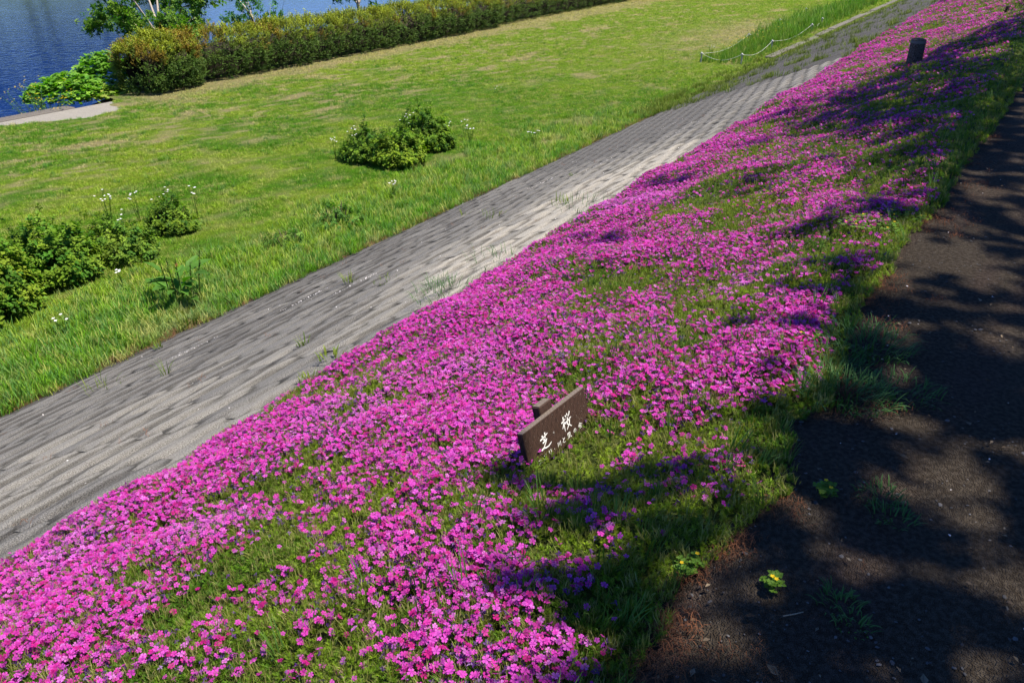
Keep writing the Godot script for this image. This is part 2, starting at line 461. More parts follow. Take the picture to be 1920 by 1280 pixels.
# ---------------------------------------------------------------- ribbed concrete slope
func concrete() -> void:
	var mats := []
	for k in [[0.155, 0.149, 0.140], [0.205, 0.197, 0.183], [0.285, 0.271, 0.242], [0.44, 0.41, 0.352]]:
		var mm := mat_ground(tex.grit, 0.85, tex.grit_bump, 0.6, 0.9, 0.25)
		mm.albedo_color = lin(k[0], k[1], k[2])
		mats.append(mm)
	var root := Node3D.new()
	root.name = "concrete_slope"
	add_child(root)
	tag(root, "grey ribbed concrete block facing of the bank between flowers and lawn", "", "", "structure")
	# bed sheet; beyond the last blocks it is bare dark grouted stone
	var m := MB.new(); m.smooth = true; m.up = true
	var nz := 260; var nx := 26
	for i in nz + 1:
		var z: float = 5.0 - pow(float(i) / nz, 1.5) * 75.0
		for j in nx + 1:
			var x := lerpf(-6.75, -2.6, float(j) / nx)
			var y := bank(maxf(x, -6.5)) - 0.004 + (bank(x) - bank(maxf(x, -6.5)))
			var far := smoothstep(-15.6, -16.4, z)
			y += far * (0.014 + 0.02 * n_mid.get_noise_2d(x * 60.0, z * 60.0))
			var k := lerpf(0.095, 0.095, far) * (1.0 + 0.35 * n_mid.get_noise_2d(x * 50.0, z * 50.0))
			if x < -6.5: y = -2.345
			m.vert(Vector3(x, y, z), Color(k * 1.04, k, k * 0.95))
	for i in nz:
		for j in nx:
			var a := i * (nx + 1) + j
			m.quad(a, a + 1, a + nx + 2, a + nx + 1)
	var bedm := mat_ground(tex.grit, 0.85, tex.grit_bump, 0.6)
	part("slope_sheet", m.done(bedm), root)
	# blocks: each a tilted course about 1 m long, with a steep uphill face and a long gentle downhill face
	var shapes := []
	for q in 10:
		shapes.append(block_mesh(q))
	var count := 0
	var pitch := 0.203
	var rest: Array = []
	var slope := Vector3(-1, -0.40, 0).normalized()
	var nrm := Vector3(-0.40, 1, 0).normalized()
	var all := []
	for col in 70:
		var z1 := 4.4 - col * 0.47
		var off := (0.0 if col % 2 == 0 else 0.5) * pitch + rnd(-0.012, 0.012)
		for row in 20:
			var x := -2.70 - off - row * pitch * 0.93
			if x < -6.38: continue
			var zz := z1 - 0.32 * (x + 2.7) + rnd(-0.012, 0.012)
			if zz - 0.45 > -16.3 and zz < 3.4: all.append([x, zz])
	for a in all:
		var at := Vector3(a[0], -0.867 - 0.40 * (-a[0] - 2.85), a[1] - 0.235)
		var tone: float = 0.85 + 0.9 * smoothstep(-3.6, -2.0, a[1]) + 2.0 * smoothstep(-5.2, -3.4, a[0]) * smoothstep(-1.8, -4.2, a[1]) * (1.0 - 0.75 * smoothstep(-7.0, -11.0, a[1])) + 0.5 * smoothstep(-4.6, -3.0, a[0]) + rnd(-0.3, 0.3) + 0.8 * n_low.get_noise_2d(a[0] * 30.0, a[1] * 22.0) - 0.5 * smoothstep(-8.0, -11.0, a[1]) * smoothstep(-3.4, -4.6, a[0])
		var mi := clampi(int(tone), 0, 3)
		var b := Basis(slope, nrm, slope.cross(nrm))
		b = b * Basis(Vector3.UP, rnd(-0.012, 0.012)) * Basis(Vector3.RIGHT, rnd(-0.006, 0.006))
		var tr := Transform3D(b, at + nrm * rnd(-0.002, 0.003))
		var show := in_view(at, 0.12)
		if show and count < 298:
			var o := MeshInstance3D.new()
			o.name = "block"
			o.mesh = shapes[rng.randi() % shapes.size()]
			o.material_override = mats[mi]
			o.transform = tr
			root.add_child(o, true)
			count += 1
		else:
			rest.append([tr, mi])
	for k in 4:
		var s := Scatter.new()
		for r in rest:
			if r[1] == k: s.put(r[0])
		if s.t.size() > 0:
			var msh: ArrayMesh = shapes[k].duplicate()
			msh.surface_set_material(0, mats[k])
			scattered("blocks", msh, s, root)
	# pale kerb at the foot of the bare slope
	var kerb_m := mat_ground(tex.grit, 2.0, null, 0.0)
	kerb_m.albedo_color = lin(0.17, 0.16, 0.135)
	for i in 12:
		var kb := MB.new()
		kb.box(Vector3.ZERO, Vector3(0.11, 0, 0), Vector3(0, 0.09, 0), Vector3(0, 0, 0.985), 0.012)
		var o := part("kerb_stone", kb.done(kerb_m), root)
		o.position = Vector3(-6.72 + rnd(-0.01, 0.01), -2.375 + rnd(-0.03, 0.015) + 0.004 * i, -26.0 - i * 2.0)

func block_mesh(q: int) -> ArrayMesh:
	var m := MB.new()
	m.smooth = true
	m.up = true
	# x: down the slope, y: out of it, z: along the bank
	var us := [-0.012, 0.004, 0.022, 0.046, 0.070, 0.095, 0.125, 0.165, 0.20]
	var hs := [-0.002, 0.001, 0.008, 0.0145, 0.0155, 0.013, 0.006, 0.001, 0.0]
	var nv := 14
	var amp := rnd(0.8, 1.2)
	for j in nv + 1:
		var t := float(j) / nv
		var v := (t - 0.5) * 0.535
		var endf := smoothstep(0.0, 0.22, t) * smoothstep(1.0, 0.78, t)
		var taper := lerpf(0.8, 1.0, smoothstep(0.0, 0.75, t if q % 2 == 0 else 1.0 - t))
		for i in us.size():
			var wob := 0.006 * n_hi.get_noise_2d(v * 60.0 + q * 77.0, i * 9.0) + 0.010 * n_mid.get_noise_2d(v * 70.0 + q * 31.0, 4.0)
			var h: float = hs[i]
			if h > 0.002: h *= amp * taper * (0.22 + 0.78 * endf)
			h += 0.0025 * n_hi.get_noise_3d(v * 120.0, us[i] * 160.0, q * 13.0)
			# darker along the uphill foot and past the crest, with a ragged edge
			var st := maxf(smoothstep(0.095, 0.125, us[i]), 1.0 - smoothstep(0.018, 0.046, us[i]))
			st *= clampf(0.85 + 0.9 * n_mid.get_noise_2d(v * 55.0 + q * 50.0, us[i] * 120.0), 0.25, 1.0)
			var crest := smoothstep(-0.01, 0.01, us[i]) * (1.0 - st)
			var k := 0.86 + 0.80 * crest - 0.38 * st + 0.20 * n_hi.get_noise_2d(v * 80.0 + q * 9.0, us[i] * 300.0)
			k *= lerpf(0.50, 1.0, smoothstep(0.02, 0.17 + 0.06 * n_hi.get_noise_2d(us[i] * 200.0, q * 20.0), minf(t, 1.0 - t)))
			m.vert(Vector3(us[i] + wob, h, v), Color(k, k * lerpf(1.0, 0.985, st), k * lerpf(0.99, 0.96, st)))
	for j in nv:
		for i in us.size() - 1:
			var a := j * us.size() + i
			m.quad(a, a + us.size(), a + us.size() + 1, a + 1)
	return m.done(null)

# ---------------------------------------------------------------- water and its edge
func river() -> void:
	var m := MB.new(); m.smooth = true; m.up = true
	m.face([Vector3(-18.0, -3.3, 120), Vector3(-600.0, -3.3, 120), Vector3(-600.0, -3.3, -700), Vector3(-18.0, -3.3, -700)])
	var w := StandardMaterial3D.new()
	w.albedo_color = lin(0.006, 0.025, 0.112)
	w.roughness = 0.06
	w.metallic_specular = 0.5
	w.uv1_triplanar = true
	w.uv1_world_triplanar = true
	w.uv1_scale = Vector3(0.10, 0.10, 0.055)
	w.heightmap_enabled = true
	w.heightmap_texture = noise_tex(1024, 0.03, Color.BLACK, Color.WHITE, 15, 4, FastNoiseLite.TYPE_SIMPLEX_SMOOTH, 0.0, 1.0)
	w.heightmap_scale = 1.3
	solo("water", m.done(w), "deep blue rippled river water", "", "", "structure")
	# river wall: a worn cap in two strips and the wall below it
	var root := Node3D.new()
	root.name = "river_wall"
	add_child(root)
	tag(root, "pale concrete edge of the river wall beside the lawn", "river wall")
	var c1 := mat_ground(tex.grit, 1.3, tex.grit_bump, 0.6); c1.albedo_color = lin(0.40, 0.375, 0.33)
	var c2 := mat_ground(tex.grit, 1.3, tex.grit_bump, 0.6); c2.albedo_color = lin(0.22, 0.20, 0.18)
	for i in 16:
		var near := 7.1 - i * 4.0 > -11.0
		var a := MB.new()
		a.box(Vector3.ZERO, Vector3(0.55, 0, 0), Vector3(0, 0.10, 0), Vector3(0, 0, 1.99), 0.01)
		if near:
			var o := part("pale_slab", a.done(c1), root)
			o.position = Vector3(-17.02, -2.447, 7.1 - i * 4.0)
		var b := MB.new()
		b.box(Vector3.ZERO, Vector3(0.175, 0, 0), Vector3(0, 0.6, 0), Vector3(0, 0, 1.995), 0.012)
		var o2 := part("wall_cap", b.done(c2), root)
		o2.position = Vector3(-17.74, -2.925 - (0.0 if near else 0.12) + rnd(-0.004, 0.004), 8.0 - i * 4.0)
	# earth berm outside the wall, where the river plants grow
	var e := MB.new(); e.smooth = true; e.up = true
	for i in 61:
		var z := -8.9 - i * 1.2
		var q := smoothstep(-8.9, -11.0, z)
		var prof := [Vector2(-17.9, -2.42 - 0.9 * (1.0 - q)), Vector2(-18.5, -2.46 - 0.9 * (1.0 - q)), Vector2(-19.4, -2.75 - 0.6 * (1.0 - q)), Vector2(-20.4, -3.2), Vector2(-21.2, -3.6)]
		for p in prof:
			e.vert(Vector3(p.x, p.y + 0.08 * n_mid.get_noise_2d(p.x * 30.0, z * 30.0), z), Color(0.16, 0.13, 0.085))
	for i in 60:
		for j in 4:
			var a := i * 5 + j
			e.quad(a, a + 5, a + 6, a + 1)
	solo("riverbank_earth", e.done(mat_ground(tex.soil, 1.0, tex.soil_bump, 2.0)), "sandy earth outside the river wall", "", "", "structure")

# ---------------------------------------------------------------- lawn
func lawn_mix(x: float, z: float) -> Color:  # colour of the turf there (linear)
	var lush := Color(0.115, 0.275, 0.014)
	var yellow := Color(0.275, 0.395, 0.032)
	var straw := Color(0.56, 0.46, 0.25)
	var a := n_low.get_noise_2d(x * 22.0, z * 13.0)
	var b := n_mid.get_noise_2d(x * 24.0 + 50.0, z * 17.0)
	var c := n_hi.get_noise_2d(x * 12.0, z * 9.0)
	var k := clampf(0.44 + 1.0 * a + 1.3 * b + 0.6 * c, 0.0, 1.0)
	k = lerpf(k, k * 0.45, smoothstep(-8.9, -7.6, x) * 0.6)
	# the drier, mown end of the lawn, and the green band before it
	var dry_end := smoothstep(-17.5, -21.5, z + 0.35 * (x + 9.0) + 1.5 * a)
	k = lerpf(k, 0.85 + 0.15 * b, dry_end * 0.85)
	var band := exp(-pow((z + 15.5 + 0.35 * (x + 10.0)) / 2.2, 2.0)) * smoothstep(-15.5, -13.0, x)
	k = lerpf(k, 0.05, band * 0.7)
	var col := lush.lerp(yellow, k)
	var bare := clampf(0.9 * n_mid.get_noise_2d(x * 30.0 + 9.0, z * 14.0) + 0.7 * n_hi.get_noise_2d(x * 9.0 + 3.0, z * 5.0) - 0.30, 0.0, 1.0) * 1.9
	bare += maxf(0.0, n_hi.get_noise_2d(x * 30.0, z * 20.0) - 0.12) * 1.6
	bare *= 0.55 + smoothstep(-11.0, -13.5, x) * 0.9 + dry_end * 0.45
	bare += smoothstep(-16.2, -17.0, x + 0.5 * b) * smoothstep(-10.8, -11.6, z) * 0.75
	bare += 0.8 * exp(-(pow((x + 9.2) / 1.6, 2.0) + pow((z + 31.0) / 5.0, 2.0)))
	return col.lerp(straw, clampf(bare, 0.0, 0.92))

func quay_edge(z: float) -> float:  # where the turf ends on the pale slabs
	var e := lerpf(-17.15, -16.42, smoothstep(-8.2, -9.5, z))
	e = lerpf(e, -17.5, smoothstep(-10.2, -10.95, z))
	return e + 0.12 * n_mid.get_noise_2d(z * 60.0, 2.0) + 0.06 * n_hi.get_noise_2d(z * 60.0, 12.0)

func lawn() -> void:
	var m := MB.new(); m.smooth = true; m.up = true
	var nz := 330; var nx := 80
	for i in nz + 1:
		var z: float = 8.0 - pow(float(i) / nz, 1.35) * 108.0
		for j in nx + 1:
			var x := lerpf(-17.56 - 1.1 * smoothstep(-10.95, -11.3, z) - 1.3 * smoothstep(-18.0, -28.0, z), -6.42, float(j) / nx)
			var y := -2.33 + 0.02 * n_low.get_noise_2d(x * 40.0, z * 40.0)
			y -= 0.07 * smoothstep(0.0, -0.16, x - quay_edge(z)) * (1.0 - smoothstep(-11.0, -11.3, z))
			var c := lawn_mix(x, z)
			var e := smoothstep(-6.75, -6.5, x + 0.12 * n_mid.get_noise_2d(z * 70.0, 9.0))
			c = (c * 0.72).lerp(Color(0.12, 0.075, 0.045), e)
			m.vert(Vector3(x, y, z), c)
	for i in nz:
		for j in nx:
			var a := i * (nx + 1) + j
			m.quad(a, a + 1, a + nx + 2, a + nx + 1)
	solo("lawn_ground", m.done(mat_ground(tex.turf, 1.4, tex.soil_bump, 2.5)), "flat lawn of mixed green and straw turf by the river", "", "", "structure")
	# grass
	var gm := mat_leaf(Color(0.75, 0.8, 0.4), 0.6, 0.25)
	var short := []
	for k in 3:
		var b := MB.new()
		for i in 11:
			var p := Vector3(rnd(-0.045, 0.045), 0, rnd(-0.045, 0.045))
			b.blade(p, rnd(0, TAU), rnd(0.2, 1.1), rnd(0.03, 0.06), rnd(0.004, 0.007), Color(0.8, 0.8, 0.8), Color(1.1, 1.1, 1.0), 2)
		short.append(b.done(gm))
	var tall := []
	for k in 3:
		var b := MB.new()
		for i in 12:
			var p := Vector3(rnd(-0.05, 0.05), 0, rnd(-0.05, 0.05))
			b.blade(p, rnd(0, TAU), rnd(0.15, 0.9), rnd(0.08, 0.17), rnd(0.004, 0.009), Color(0.75, 0.8, 0.75), Color(1.1, 1.1, 1.0), 3)
		tall.append(b.done(gm))
	var s := [Scatter.new(), Scatter.new(), Scatter.new()]
	var t := [Scatter.new(), Scatter.new(), Scatter.new()]
	var tries := 270000
	for i in tries:
		var u := rng.randf()
		var z := 2.5 - 62.0 * u * u
		var x := rnd(-17.5 - 0.9 * smoothstep(-18.0, -28.0, z), -6.48)
		var p := Vector3(x, -2.335, z)
		if not in_view(p, 0.40): continue
		var dist := p.distance_to(cam.position)
		var c := lawn_mix(x, z)
		var straw := clampf((c.b - 0.03) * 8.0, 0.0, 1.0)
		if rng.randf() < straw * 0.6: continue
		if x < quay_edge(z) and z > -11.2: continue
		var verge := smoothstep(-8.7, -7.2, x + 0.5 * n_mid.get_noise_2d(z * 30.0, 77.0)) * (1.0 - 0.8 * smoothstep(-12.5, -17.0, z))
		var v := rnd(0.8, 1.25)
		var hue := rng.randf()
		if hue < 0.22: c = c.lerp(Color(0.46, 0.42, 0.14), 0.65)
		elif hue < 0.38: c = c.lerp(Color(0.05, 0.14, 0.012), 0.6)
		c = Color(c.r * v, c.g * v, c.b * v)
		if rng.randf() < verge * 0.8 or n_hi.get_noise_2d(x * 22.0, z * 22.0) > 0.42:
			if rng.randf() < 0.35: c = c.lerp(Color(0.08, 0.21, 0.075), 0.6)
			t[i % 3].put(upright(p, rnd(0, TAU), rnd(0.55, 1.05) * (0.62 if verge < 0.3 else 1.0), rnd(0, 0.25), rnd(0, TAU)), c)
		else:
			var sc := rnd(0.6, 1.05) * (1.0 + clampf((dist - 16.0) * 0.03, 0.0, 1.2))
			s[i % 3].put(upright(p, rnd(0, TAU), sc, 0.0, 0.0, rnd(0.6, 1.1)), c)
	var root := Node3D.new()
	root.name = "lawn_grass"
	add_child(root)
	tag(root, "short green lawn grass with longer lush grass along the concrete", "", "", "stuff")
	for k in 3:
		scattered("short_grass", short[k], s[k], root)
		scattered("long_grass", tall[k], t[k], root)
	# ragged grass creeping over the bare far slope
	var f := Scatter.new()
	for i in 9000:
		var z := -14.5 - 30.0 * rng.randf() * rng.randf() * 1.6
		var x := rnd(-7.0, -2.6)
		var w := n_mid.get_noise_2d(x * 45.0 + 3.0, z * 30.0) + 0.5 * smoothstep(-5.2, -6.8, x) - 0.06 - 0.6 * (1.0 - smoothstep(-15.0, -16.8, z - 0.3))
		if rng.randf() > w * 1.8: continue
		var k := rnd(0.7, 1.2)
		f.put(upright(Vector3(x, bank(x) - 0.01, z), rnd(0, TAU), rnd(0.6, 1.3), rnd(0, 0.3), rnd(0, TAU)), Color(0.13 * k, 0.17 * k, 0.03 * k))
	var fo := scattered("slope_grass", tall[0], f, self)
	tag(fo, "sparse grass tufts on the bare dark far part of the slope", "", "", "stuff")

# ---------------------------------------------------------------- clipped hedge by the river
func sprig_mesh(mt: Material, n: int, l: float, lw: float, up: float, twig: Color, c0: Color, c1: Color) -> ArrayMesh:
	var b := MB.new()
	for k in 3:
		var yaw := rnd(0, TAU)
		var d := (Vector3(cos(yaw), 0, sin(yaw)) * rnd(0.2, 0.8) + Vector3.UP * up).normalized()
		var tip := d * l * rnd(0.7, 1.1)
		b.tube([Vector3.ZERO, tip], [0.004, 0.0015], 3, twig, false)
		for i in n:
			var t := rnd(0.2, 1.05)
			var a := rnd(0, TAU)
			var out := (Vector3(cos(a), rnd(-0.2, 0.7), sin(a)) + d * 0.5).normalized()
			var ll := lw * rnd(1.6, 3.0)
			b.leaf(tip * t, tip * t + out * ll, lw * rnd(0.6, 1.0), c0.lerp(c1, rng.randf()), 0.3, Vector3(rnd(-0.6, 0.6), 1, rnd(-0.6, 0.6)))
	return b.done(mt)

func hedge() -> void:
	var mt := mat_leaf(Color(0.6, 0.6, 0.25), 0.5, 0.35)
	var sp := []
	for k in 3: sp.append(sprig_mesh(mt, 15, 0.20, 0.0095, 1.0, Color(0.5, 0.4, 0.3), Color(0.8, 0.8, 0.8), Color(1.15, 1.15, 1.1)))
	var wood := mat_plain(lin(0.09, 0.065, 0.045))
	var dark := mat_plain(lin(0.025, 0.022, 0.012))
	# [z near, z far, label]
	var runs := [[-11.55, -13.35, "rounded end shrub of the clipped hedge, nearest the bare river wall"],
		[-13.2, -27.6, "long middle run of the clipped olive and rust hedge along the river"],
		[-27.3, -52.0, "far low run of the clipped hedge at the upper edge of the lawn"]]
	for r in runs:
		var z0: float = r[0]; var z1: float = r[1]
		var root := thing("clipped_hedge", r[2], "hedge", Vector3(-17.85 - (0.0 if z0 > -12.0 else 0.22 if z0 > -20.0 else 0.75), -2.33, z0), 0.012 if z0 < -12.0 else 0.0, "clipped hedge runs along the river")
		var s := [Scatter.new(), Scatter.new(), Scatter.new()]
		var l := z0 - z1
		var shallow := l < 3.0
		var cnt := int((1900.0 if shallow else 760.0) * l)
		if z1 < -40.0: cnt = int(l * 420.0)
		for i in cnt:
			var t := rng.randf()
			var z := -t * l
			var zz := z0 + z
			var hgt := 1.10 + 0.15 * n_low.get_noise_2d(zz * 110.0, 4.0) + 0.18 * n_mid.get_noise_2d(zz * 30.0, 8.0)
			if z1 < -40.0: hgt -= 0.12
			if shallow: hgt += 0.10
			var hw := 0.66 + 0.17 * n_mid.get_noise_2d(zz * 40.0, 15.0)
			# rounded plan at both ends of a run
			var ends := minf(t, 1.0 - t) * l
			if ends < 0.5: hw *= sqrt(clampf(1.0 - pow(1.0 - ends / 0.5, 2.0), 0.06, 1.0)); hgt *= lerpf(0.86, 1.0, ends / 0.5)
			var a := rnd(-0.25, PI + 0.25)
			var ca := cos(a); var sa := sin(a)
			var q := pow(pow(absf(ca), 3.2) + pow(absf(sa), 3.2), -1.0 / 3.2)
			var dep := 1.0 - 0.32 * rng.randf() * rng.randf()
			var x := ca * q * hw * dep
			var y := 0.5 + sa * q * (hgt - 0.5) * dep
			if sa < 0.0 or rng.randf() < 0.42:
				y = rnd(0.05, 0.85) * hgt
				x = hw * dep * (1.0 if ca > 0 else -1.0) * (0.80 + 0.20 * smoothstep(0.0, 0.5, y))
			var bare := n_mid.get_noise_2d(zz * 45.0 + x * 30.0, y * 45.0)
			if bare < -0.25 and y < 0.8 * hgt and rng.randf() < 0.8: continue
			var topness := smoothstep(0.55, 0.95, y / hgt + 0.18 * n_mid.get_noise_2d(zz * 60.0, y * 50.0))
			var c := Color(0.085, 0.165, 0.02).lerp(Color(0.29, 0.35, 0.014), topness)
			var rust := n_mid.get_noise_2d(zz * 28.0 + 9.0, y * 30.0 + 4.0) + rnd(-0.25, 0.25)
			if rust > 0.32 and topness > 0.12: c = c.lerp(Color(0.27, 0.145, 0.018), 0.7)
			elif rng.randf() < 0.12: c = Color(0.12, 0.19, 0.025)
			var k := rnd(0.7, 1.25)
			var out := Vector3(x * 0.9, 0.25 + topness * 0.9, rnd(-0.3, 0.3) - (0.6 if t > 0.5 else -0.6) * (1.0 - minf(ends / 0.4, 1.0)))
			var yaw := rnd(0, TAU)
			var b := Basis(Quaternion(Vector3.UP, out.normalized())) * Basis(Vector3.UP, yaw)
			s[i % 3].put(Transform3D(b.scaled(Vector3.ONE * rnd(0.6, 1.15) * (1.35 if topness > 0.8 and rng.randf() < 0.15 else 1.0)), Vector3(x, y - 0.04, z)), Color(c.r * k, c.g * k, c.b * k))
		for k in 3: scattered("foliage", sp[k], s[k], root)
		# twiggy heart and stems
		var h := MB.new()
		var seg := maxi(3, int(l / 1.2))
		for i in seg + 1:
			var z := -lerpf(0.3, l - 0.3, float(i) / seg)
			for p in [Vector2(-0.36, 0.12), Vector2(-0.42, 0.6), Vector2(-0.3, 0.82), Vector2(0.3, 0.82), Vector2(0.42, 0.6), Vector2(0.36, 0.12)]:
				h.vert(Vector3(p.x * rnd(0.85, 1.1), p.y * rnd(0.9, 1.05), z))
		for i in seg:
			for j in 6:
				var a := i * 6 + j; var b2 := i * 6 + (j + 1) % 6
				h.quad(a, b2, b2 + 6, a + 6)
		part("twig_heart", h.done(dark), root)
		for i in mini(int(l * 1.4), 26):
			var st := MB.new()
			var z := -rnd(0.2, l - 0.2)
			var x := rnd(0.1, 0.5)
			st.tube([Vector3(x, -0.02, z), Vector3(x + 0.05, 0.35, z + rnd(-0.1, 0.1)), Vector3(x + rnd(0.0, 0.12), 0.7, z + rnd(-0.2, 0.2))], [0.016, 0.012, 0.006], 5)
			part("stem", st.done(wood), root)

# ---------------------------------------------------------------- leafy shrubs on the lawn
func leafy(called: String, label: String, cat: String, group: String, at: Vector3, rx: float, rz: float, h: float, n: int, lw: float, c0: Color, c1: Color, turn := 0.0, taper := 1.0) -> Node3D:
	var mt: Material = tex.leafmat
	var root := thing(called, label, cat, at, turn, group)
	var s := [Scatter.new(), Scatter.new()]
	var meshes: Array = tex.shoots
	for i in int(n * 1.3):
		var a := rnd(0, TAU)
		var rr := sqrt(rng.randf())
		var yv := pow(rng.randf(), 0.8)
		var dome := sqrt(clampf(1.0 - rr * rr * 0.85, 0.0, 1.0))
		var bump := 1.0 + 0.6 * n_mid.get_noise_2d(at.x * 50.0 + cos(a) * rr * 60.0, at.z * 50.0 + sin(a) * rr * 60.0)
		var y := h * dome * bump * lerpf(0.25, 1.0, yv)
		var x := cos(a) * rr * rx * lerpf(taper, 1.0, minf(y / h * 1.6, 1.0)); var z := sin(a) * rr * rz * lerpf(taper, 1.0, minf(y / h * 1.6, 1.0))
		if rng.randf() < 0.05: y = h * dome * bump * rnd(1.05, 1.35)
		var c := c0.lerp(c1, clampf(rng.randf() * 0.8 + 0.35 * n_mid.get_noise_3d(x * 60.0, y * 60.0, z * 60.0 + at.z), 0.0, 1.0))
		var k := rnd(0.95, 1.95)
		var out := Vector3(x / rx * 0.7, 0.8, z / rz * 0.7).normalized()
		var b := Basis(Quaternion(Vector3.UP, out)) * Basis(Vector3.UP, rnd(0, TAU))
		s[i % 2].put(Transform3D(b.scaled(Vector3.ONE * lw * rnd(0.55, 1.05)), Vector3(x, maxf(y - 0.10, 0.03), z)), Color(c.r * k, c.g * k, c.b * k))
	for k in 2: scattered("foliage", meshes[k], s[k], root)
	for i in clampi(int(rx * 18.0), 3, 9):
		var st := MB.new()
		var a := rnd(0, TAU); var r := rnd(0.1, 0.45)
		st.tube([Vector3(cos(a) * r * rx, -0.03, sin(a) * r * rz), Vector3(cos(a) * r * rx * 1.4, h * 0.4, sin(a) * r * rz * 1.4), Vector3(cos(a) * r * rx * 1.7, h * 0.75, sin(a) * r * rz * 1.7)], [0.010, 0.008, 0.004], 5)
		part("stem", st.done(tex.stemmat), root)
	return root

func shrubs() -> void:
	var mt := mat_leaf(Color(0.8, 0.95, 0.3), 0.5, 0.22)
	tex.leafmat = mt
	tex.stemmat = mat_plain(lin(0.10, 0.09, 0.05))
	tex.shoots = []
	for k in 2:
		var b := MB.new()
		for j in 3:
			var yaw := rnd(0, TAU)
			var d := (Vector3(cos(yaw), 0, sin(yaw)) * rnd(0.05, 0.5) + Vector3.UP).normalized()
			var tip := d * rnd(0.11, 0.17)
			b.tube([Vector3.ZERO, tip], [0.003, 0.0015], 3, Color(0.7, 0.8, 0.5), false)
			for i in 5:
				var t := 0.3 + 0.15 * i
				var a := i * 2.4 + rnd(-0.4, 0.4)
				var out := (Vector3(cos(a), rnd(-0.1, 0.6), sin(a))).normalized()
				var l := rnd(0.045, 0.075) * (1.15 - 0.35 * t)
				b.leaf(tip * t, tip * t + out * l, l * rnd(0.26, 0.36), Color(0.9, 0.9, 0.9).lerp(Color(1.1, 1.1, 1.05), rng.randf()), 0.25)
		tex.shoots.append(b.done(mt))
	var dk := Color(0.035, 0.095, 0.012); var br := Color(0.13, 0.20, 0.016)
	var g := "leafy shrubs on the lawn clump"
	leafy("leafy_shrub", "dark leafy shrub with white flowers above it, left of the lawn clump", "shrub", g, Vector3(-9.30, -2.33, -10.2), 0.46, 0.42, 0.46, 620, 0.95, dk, br)
	leafy("leafy_shrub", "bright leafy shrub with large lower leaves at the front of the lawn clump", "shrub", g, Vector3(-8.70, -2.33, -10.25), 0.42, 0.40, 0.46, 560, 1.15, Color(0.06, 0.13, 0.012), Color(0.17, 0.225, 0.016))
	leafy("leafy_shrub", "tallest leafy shrub at the right of the lawn clump", "shrub", g, Vector3(-8.95, -2.33, -11.3), 0.50, 0.46, 0.58, 760, 1.0, dk, Color(0.14, 0.21, 0.014))
	var g2 := "leafy shrubs at the left edge of the lawn"
	leafy("leafy_shrub", "large yellow green shrub cut by the left edge of the picture", "shrub", g2, Vector3(-8.75, -2.33, -3.35), 0.62, 0.62, 0.76, 1000, 1.1, Color(0.05, 0.13, 0.012), Color(0.18, 0.23, 0.018))
	leafy("leafy_shrub", "mid green shrub right beside the large shrub at the left edge", "shrub", g2, Vector3(-8.95, -2.33, -4.35), 0.5, 0.5, 0.60, 720, 1.0, Color(0.04, 0.115, 0.012), Color(0.15, 0.21, 0.016))
	leafy("leafy_shrub", "thin loose shrub with tall white flowers behind it", "shrub", g2, Vector3(-8.95, -2.33, -5.15), 0.5, 0.42, 0.42, 330, 0.95, Color(0.05, 0.12, 0.016), Color(0.15, 0.21, 0.02))
	leafy("leafy_shrub", "small shrub topped with white flower heads near the tall flowers", "shrub", g2, Vector3(-9.15, -2.33, -6.1), 0.32, 0.28, 0.38, 260, 0.9, dk, Color(0.14, 0.20, 0.016))
	leafy("leafy_shrub", "low weedy bush in the verge right of the dock plant", "shrub", g2, Vector3(-7.5, -2.33, -7.45), 0.36, 0.36, 0.30, 40, 0.85, Color(0.04, 0.12, 0.02), Color(0.10, 0.18, 0.03))
	leafy("leafy_shrub", "tuft of dark verge weed above the slope, mid way along", "shrub", g2, Vector3(-7.45, -2.33, -6.55), 0.28, 0.28, 0.20, 22, 0.8, Color(0.04, 0.12, 0.02), Color(0.11, 0.18, 0.03))
	# dock plant with big upright leaves
	var dock := thing("dock_plant", "dark green dock plant with big wavy leaves beside the concrete", "plant", Vector3(-7.15, -2.33, -4.72))
	for i in 26:
		var b := MB.new()
		var a := rnd(0, TAU)
		var r := rnd(0.02, 0.22)
		var base := Vector3(cos(a) * r, 0.02, sin(a) * r)
		var y := rnd(0.02, 0.34)
		var l := rnd(0.16, 0.26) if i > 2 else 0.07
		var out := Vector3(cos(a + rnd(-0.5, 0.5)), rnd(0.3, 1.3), sin(a + rnd(-0.5, 0.5))).normalized()
		var nrm := Vector3(-cos(a), 1.0, -sin(a)).normalized()
		var k := rnd(0.75, 1.2)
		var col := Color(0.085 * k, 0.20 * k, 0.03 * k) if i > 2 else Color(0.30, 0.15, 0.05)
		var w := l * 0.2
		var side := out.cross(nrm).normalized()
		var prev := []
		for j in 7:
			var t := float(j) / 6.0
			var ww := w * sin(PI * clampf(t * 0.88 + 0.08, 0.0, 1.0)) * (1.0 + 0.18 * sin(j * 2.4 + i))
			var c0 := base + Vector3(0, y, 0) + out * l * t - nrm * l * 0.35 * t * t
			var ids := [b.vert(c0 - side * ww + nrm * ww * 0.35, col), b.vert(c0, col * 0.85), b.vert(c0 + side * ww + nrm * ww * 0.35, col)]
			if j > 0:
				b.quad(prev[0], prev[1], ids[1], ids[0]); b.quad(prev[1], prev[2], ids[2], ids[1])
			prev = ids
		part("leaf", b.done(mt), dock)
